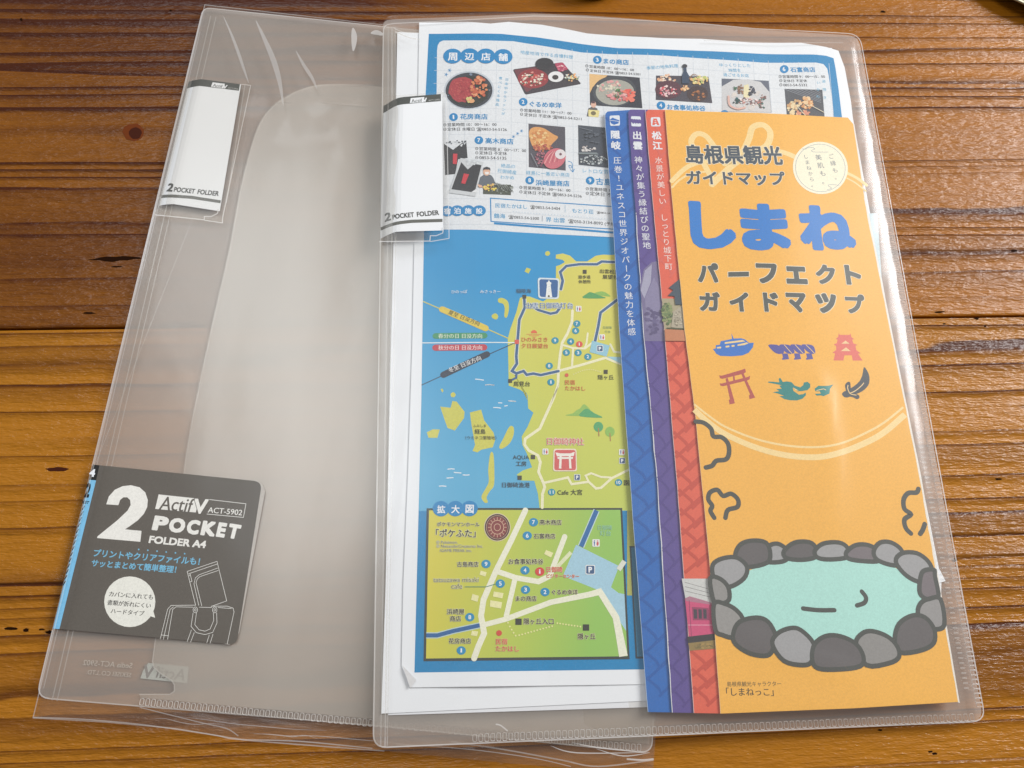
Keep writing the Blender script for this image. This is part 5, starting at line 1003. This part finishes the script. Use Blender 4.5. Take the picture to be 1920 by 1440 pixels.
# white scrap of paper peeking at the right
sc = thing('paper_scrap', 'tiny white paper corner poking out right of the brochure', 'paper', plane(1762, 1080, .003))
Print(RS.up(.0016)).poly(P_((662, 405), (700, 450), (728, 505), (690, 516)), WHITE, 0).build('sheet', sc, thick=.0001)
sc = thing('paper_strip', 'pale blue paper edge beside the upper right of the brochure', 'paper', plane(1638, 450, .003))
Print(RS.up(.0014)).poly([(1612, 400), (1645, 400), (1654, 535), (1630, 480)], (206, 224, 230), 0).build('sheet', sc, thick=.0001)

# ---- cover film, spine, welds and slip of the right folder
crf = ridge_field([([(745, 55), (740, 400), (724, 1390)], .0005, .0015), ([(1160, 940), (1200, 1000), (1230, 1060)], .0012, .0026), (I_((230, 1040), (380, 1100), (620, 1160), (900, 1280)), .0010, .0026), ([(1530, 690), (1560, 900), (1555, 1010)], .0009, .0035), (O_((620, 700), (700, 600), (800, 560), (860, 590)), .0006, .005), ([(900, 140), (1000, 300), (1020, 500)], .0004, .012), ([(1400, 60), (1440, 300), (1480, 600)], .0003, .014)], .005)
EDG = [(plane(*a, .004).xy, plane(*b, .004).xy) for a, b in (((700, 1402), (1848, 1352)), ((1848, 1352), (1612, 64)), ((1612, 62), (1200, 38)))]
def cover_z(x, y):
    u = (x - a0.x) * dd.x + (y - a0.y) * dd.y
    roll = -.0040 * np.clip(1 - (u + .0035) / .006, 0, 1) ** 2
    dist = np.full_like(x, 1.)
    for A, B in EDG:
        e = (B - A).normalized(); dist = np.minimum(dist, (x - A.x) * (-e.y) + (y - A.y) * e.x)
    dip = -.0036 * np.clip(1 - dist / .0058, 0, 1) ** 1.5
    return rz(.0054)(x, y) + np.minimum(roll, dip) + crf(x, y) + .00010 * np.sin(u * 60 + y * 25)
sheet_grid('front_cover', Rr, cover_z, .004, F_COVER, rf_, .0055)
CS = RS.up(.0024); C5 = RS.up(.0044); C6 = RS.up(.0057)
c = Print(CS); c.stroke(Rr + [Rr[0]], 1.9, F_EDGE, 1); c.build('cover_edge', rf_)
c = Print(C5); c.stroke([(735, 52), (735, 440), (722, 1398)], 2.0, F_LINE, 2); c.stroke([(741, 50), (742, 440), (726, 1398)], 1.2, F_LINE, 3); c.stroke([(728, 50), (727, 440), (714, 1396)], 1.3, F_LINE, 2)
c.build('spine_crease', rf_)
c = Print(CS); c.stroke([(1597, 90), (1614, 190)], 1.6, F_EDGE, 2).build('pocket_edge', rf_); c = Print(CS); c.stroke([(1320, 76), (1450, 80), (1580, 80)], 1.8, F_LINE, 2).build('pocket_edge', rf_)
c = Print(C6); c.stroke(smooth_pts(O_((845, 605), (870, 612), (905, 640))), 2.4, F_EDGE, 3).build('scratch', rf_); c = Print(C5)
c.stroke(smooth_pts([(742, 60), (765, 70), (786, 74)]), 2.6, F_EDGE, 3); c.stroke(smooth_pts([(738, 52), (755, 60), (786, 62)]), 1.5, F_EDGE, 4); c.build('pocket_edge', rf_)
weld_row((890, 1384), (1822, 1345), 84, 8.6, 14, CS, rf_); weld_row((1621, 184), (1836, 1322), 132, 7.4, 12, CS, rf_)
t = Print(CS)
for i in range(118):
    k = i / 117; x, y = 1607 + (1812 - 1607) * k, 190 + (1290 - 190) * k; t.stroke([(x - 4.5, y), (x + 4.5, y)], 2.6, F_LINE, 1, cap=False)
o = t.build('weld_ticks', rf_); o['kind'] = 'stuff'
uL = CS.at(713, 443).dot(dd)
slot = spine_label([(718, 189), (829, 176), (831, 432), (712, 440)], lambda u: -.0036 * max(0, min(1, 1 - (u - uL) / .009)) ** 2, (AA + .0061, BB, dd), rf_, 'white spine slip of the right folder', 1)
PS = RS.up(.0066)
Print(PS).poly([(720, 180), (834, 172), (842, 452), (712, 452)], F_BAG, 1).build('label_sleeve', rf_)
pp = Print(PS); pp.stroke([(712, 453), (806, 452), (807, 442), (818, 442), (830, 437), (832, 425)], 1.9, F_EDGE, 2); pp.stroke([(807, 453), (842, 447), (842, 438), (837, 178), (828, 172)], 1.6, F_EDGE, 3); pp.build('label_sleeve_edge', rf_)

# ================================================================== things just touching the top of the picture
def lathe(name, prof, c, mat, parent, n=64):
    V = []; Fc = []
    for i in range(n):
        a = 6.28318 * i / n
        for r, z in prof: V.append((c.x + r * math.cos(a), c.y + r * math.sin(a), z))
    k = len(prof)
    for i in range(n):
        for j in range(k - 1): Fc.append((i * k + j, ((i + 1) % n) * k + j, ((i + 1) % n) * k + j + 1, i * k + j + 1))
    return mesh_obj(name, V, Fc, [mat], None, parent, True)
mm = bpy.data.materials.new('tarnished_metal'); mm.use_nodes = True; q = mm.node_tree.nodes['Principled BSDF']; q.inputs['Base Color'].default_value = (.42, .39, .28, 1); q.inputs['Metallic'].default_value = .8; q.inputs['Roughness'].default_value = .35
pc = plane(1902, 9, .004); up2 = (plane(1992, -171, .004) - pc).normalized(); R_ = .045; c_ = pc + up2 * R_
dish = thing('metal_dish', 'tarnished grey metal dish rim at the upper right corner', 'dish', Vector((c_.x, c_.y, 0)))
lathe('dish_body', [(0, .001), (R_ * .75, .001), (R_ * .92, .003), (R_, .006), (R_ + .0008, .0068), (R_, .0074), (R_ * .9, .0045), (R_ * .72, .0026), (0, .0025)], c_, mm, dish)
dk = ink(30, 16, 12, .35)
pc = plane(1112, -4, .002); up2 = (plane(1100, -120, .002) - pc).normalized(); R_ = .022; c_ = pc + up2 * R_
stand_in = thing('added_dark_disc', 'added dark round coaster just beyond the top edge above the map folder', 'disc', Vector((c_.x, c_.y, 0)))  # added stand-in for an unseen object, gives the dark spot and its shadow
lathe('disc_body', [(0, .0005), (R_ * .95, .0005), (R_, .002), (R_, .007), (R_ * .96, .009), (0, .009)], c_, dk, stand_in)
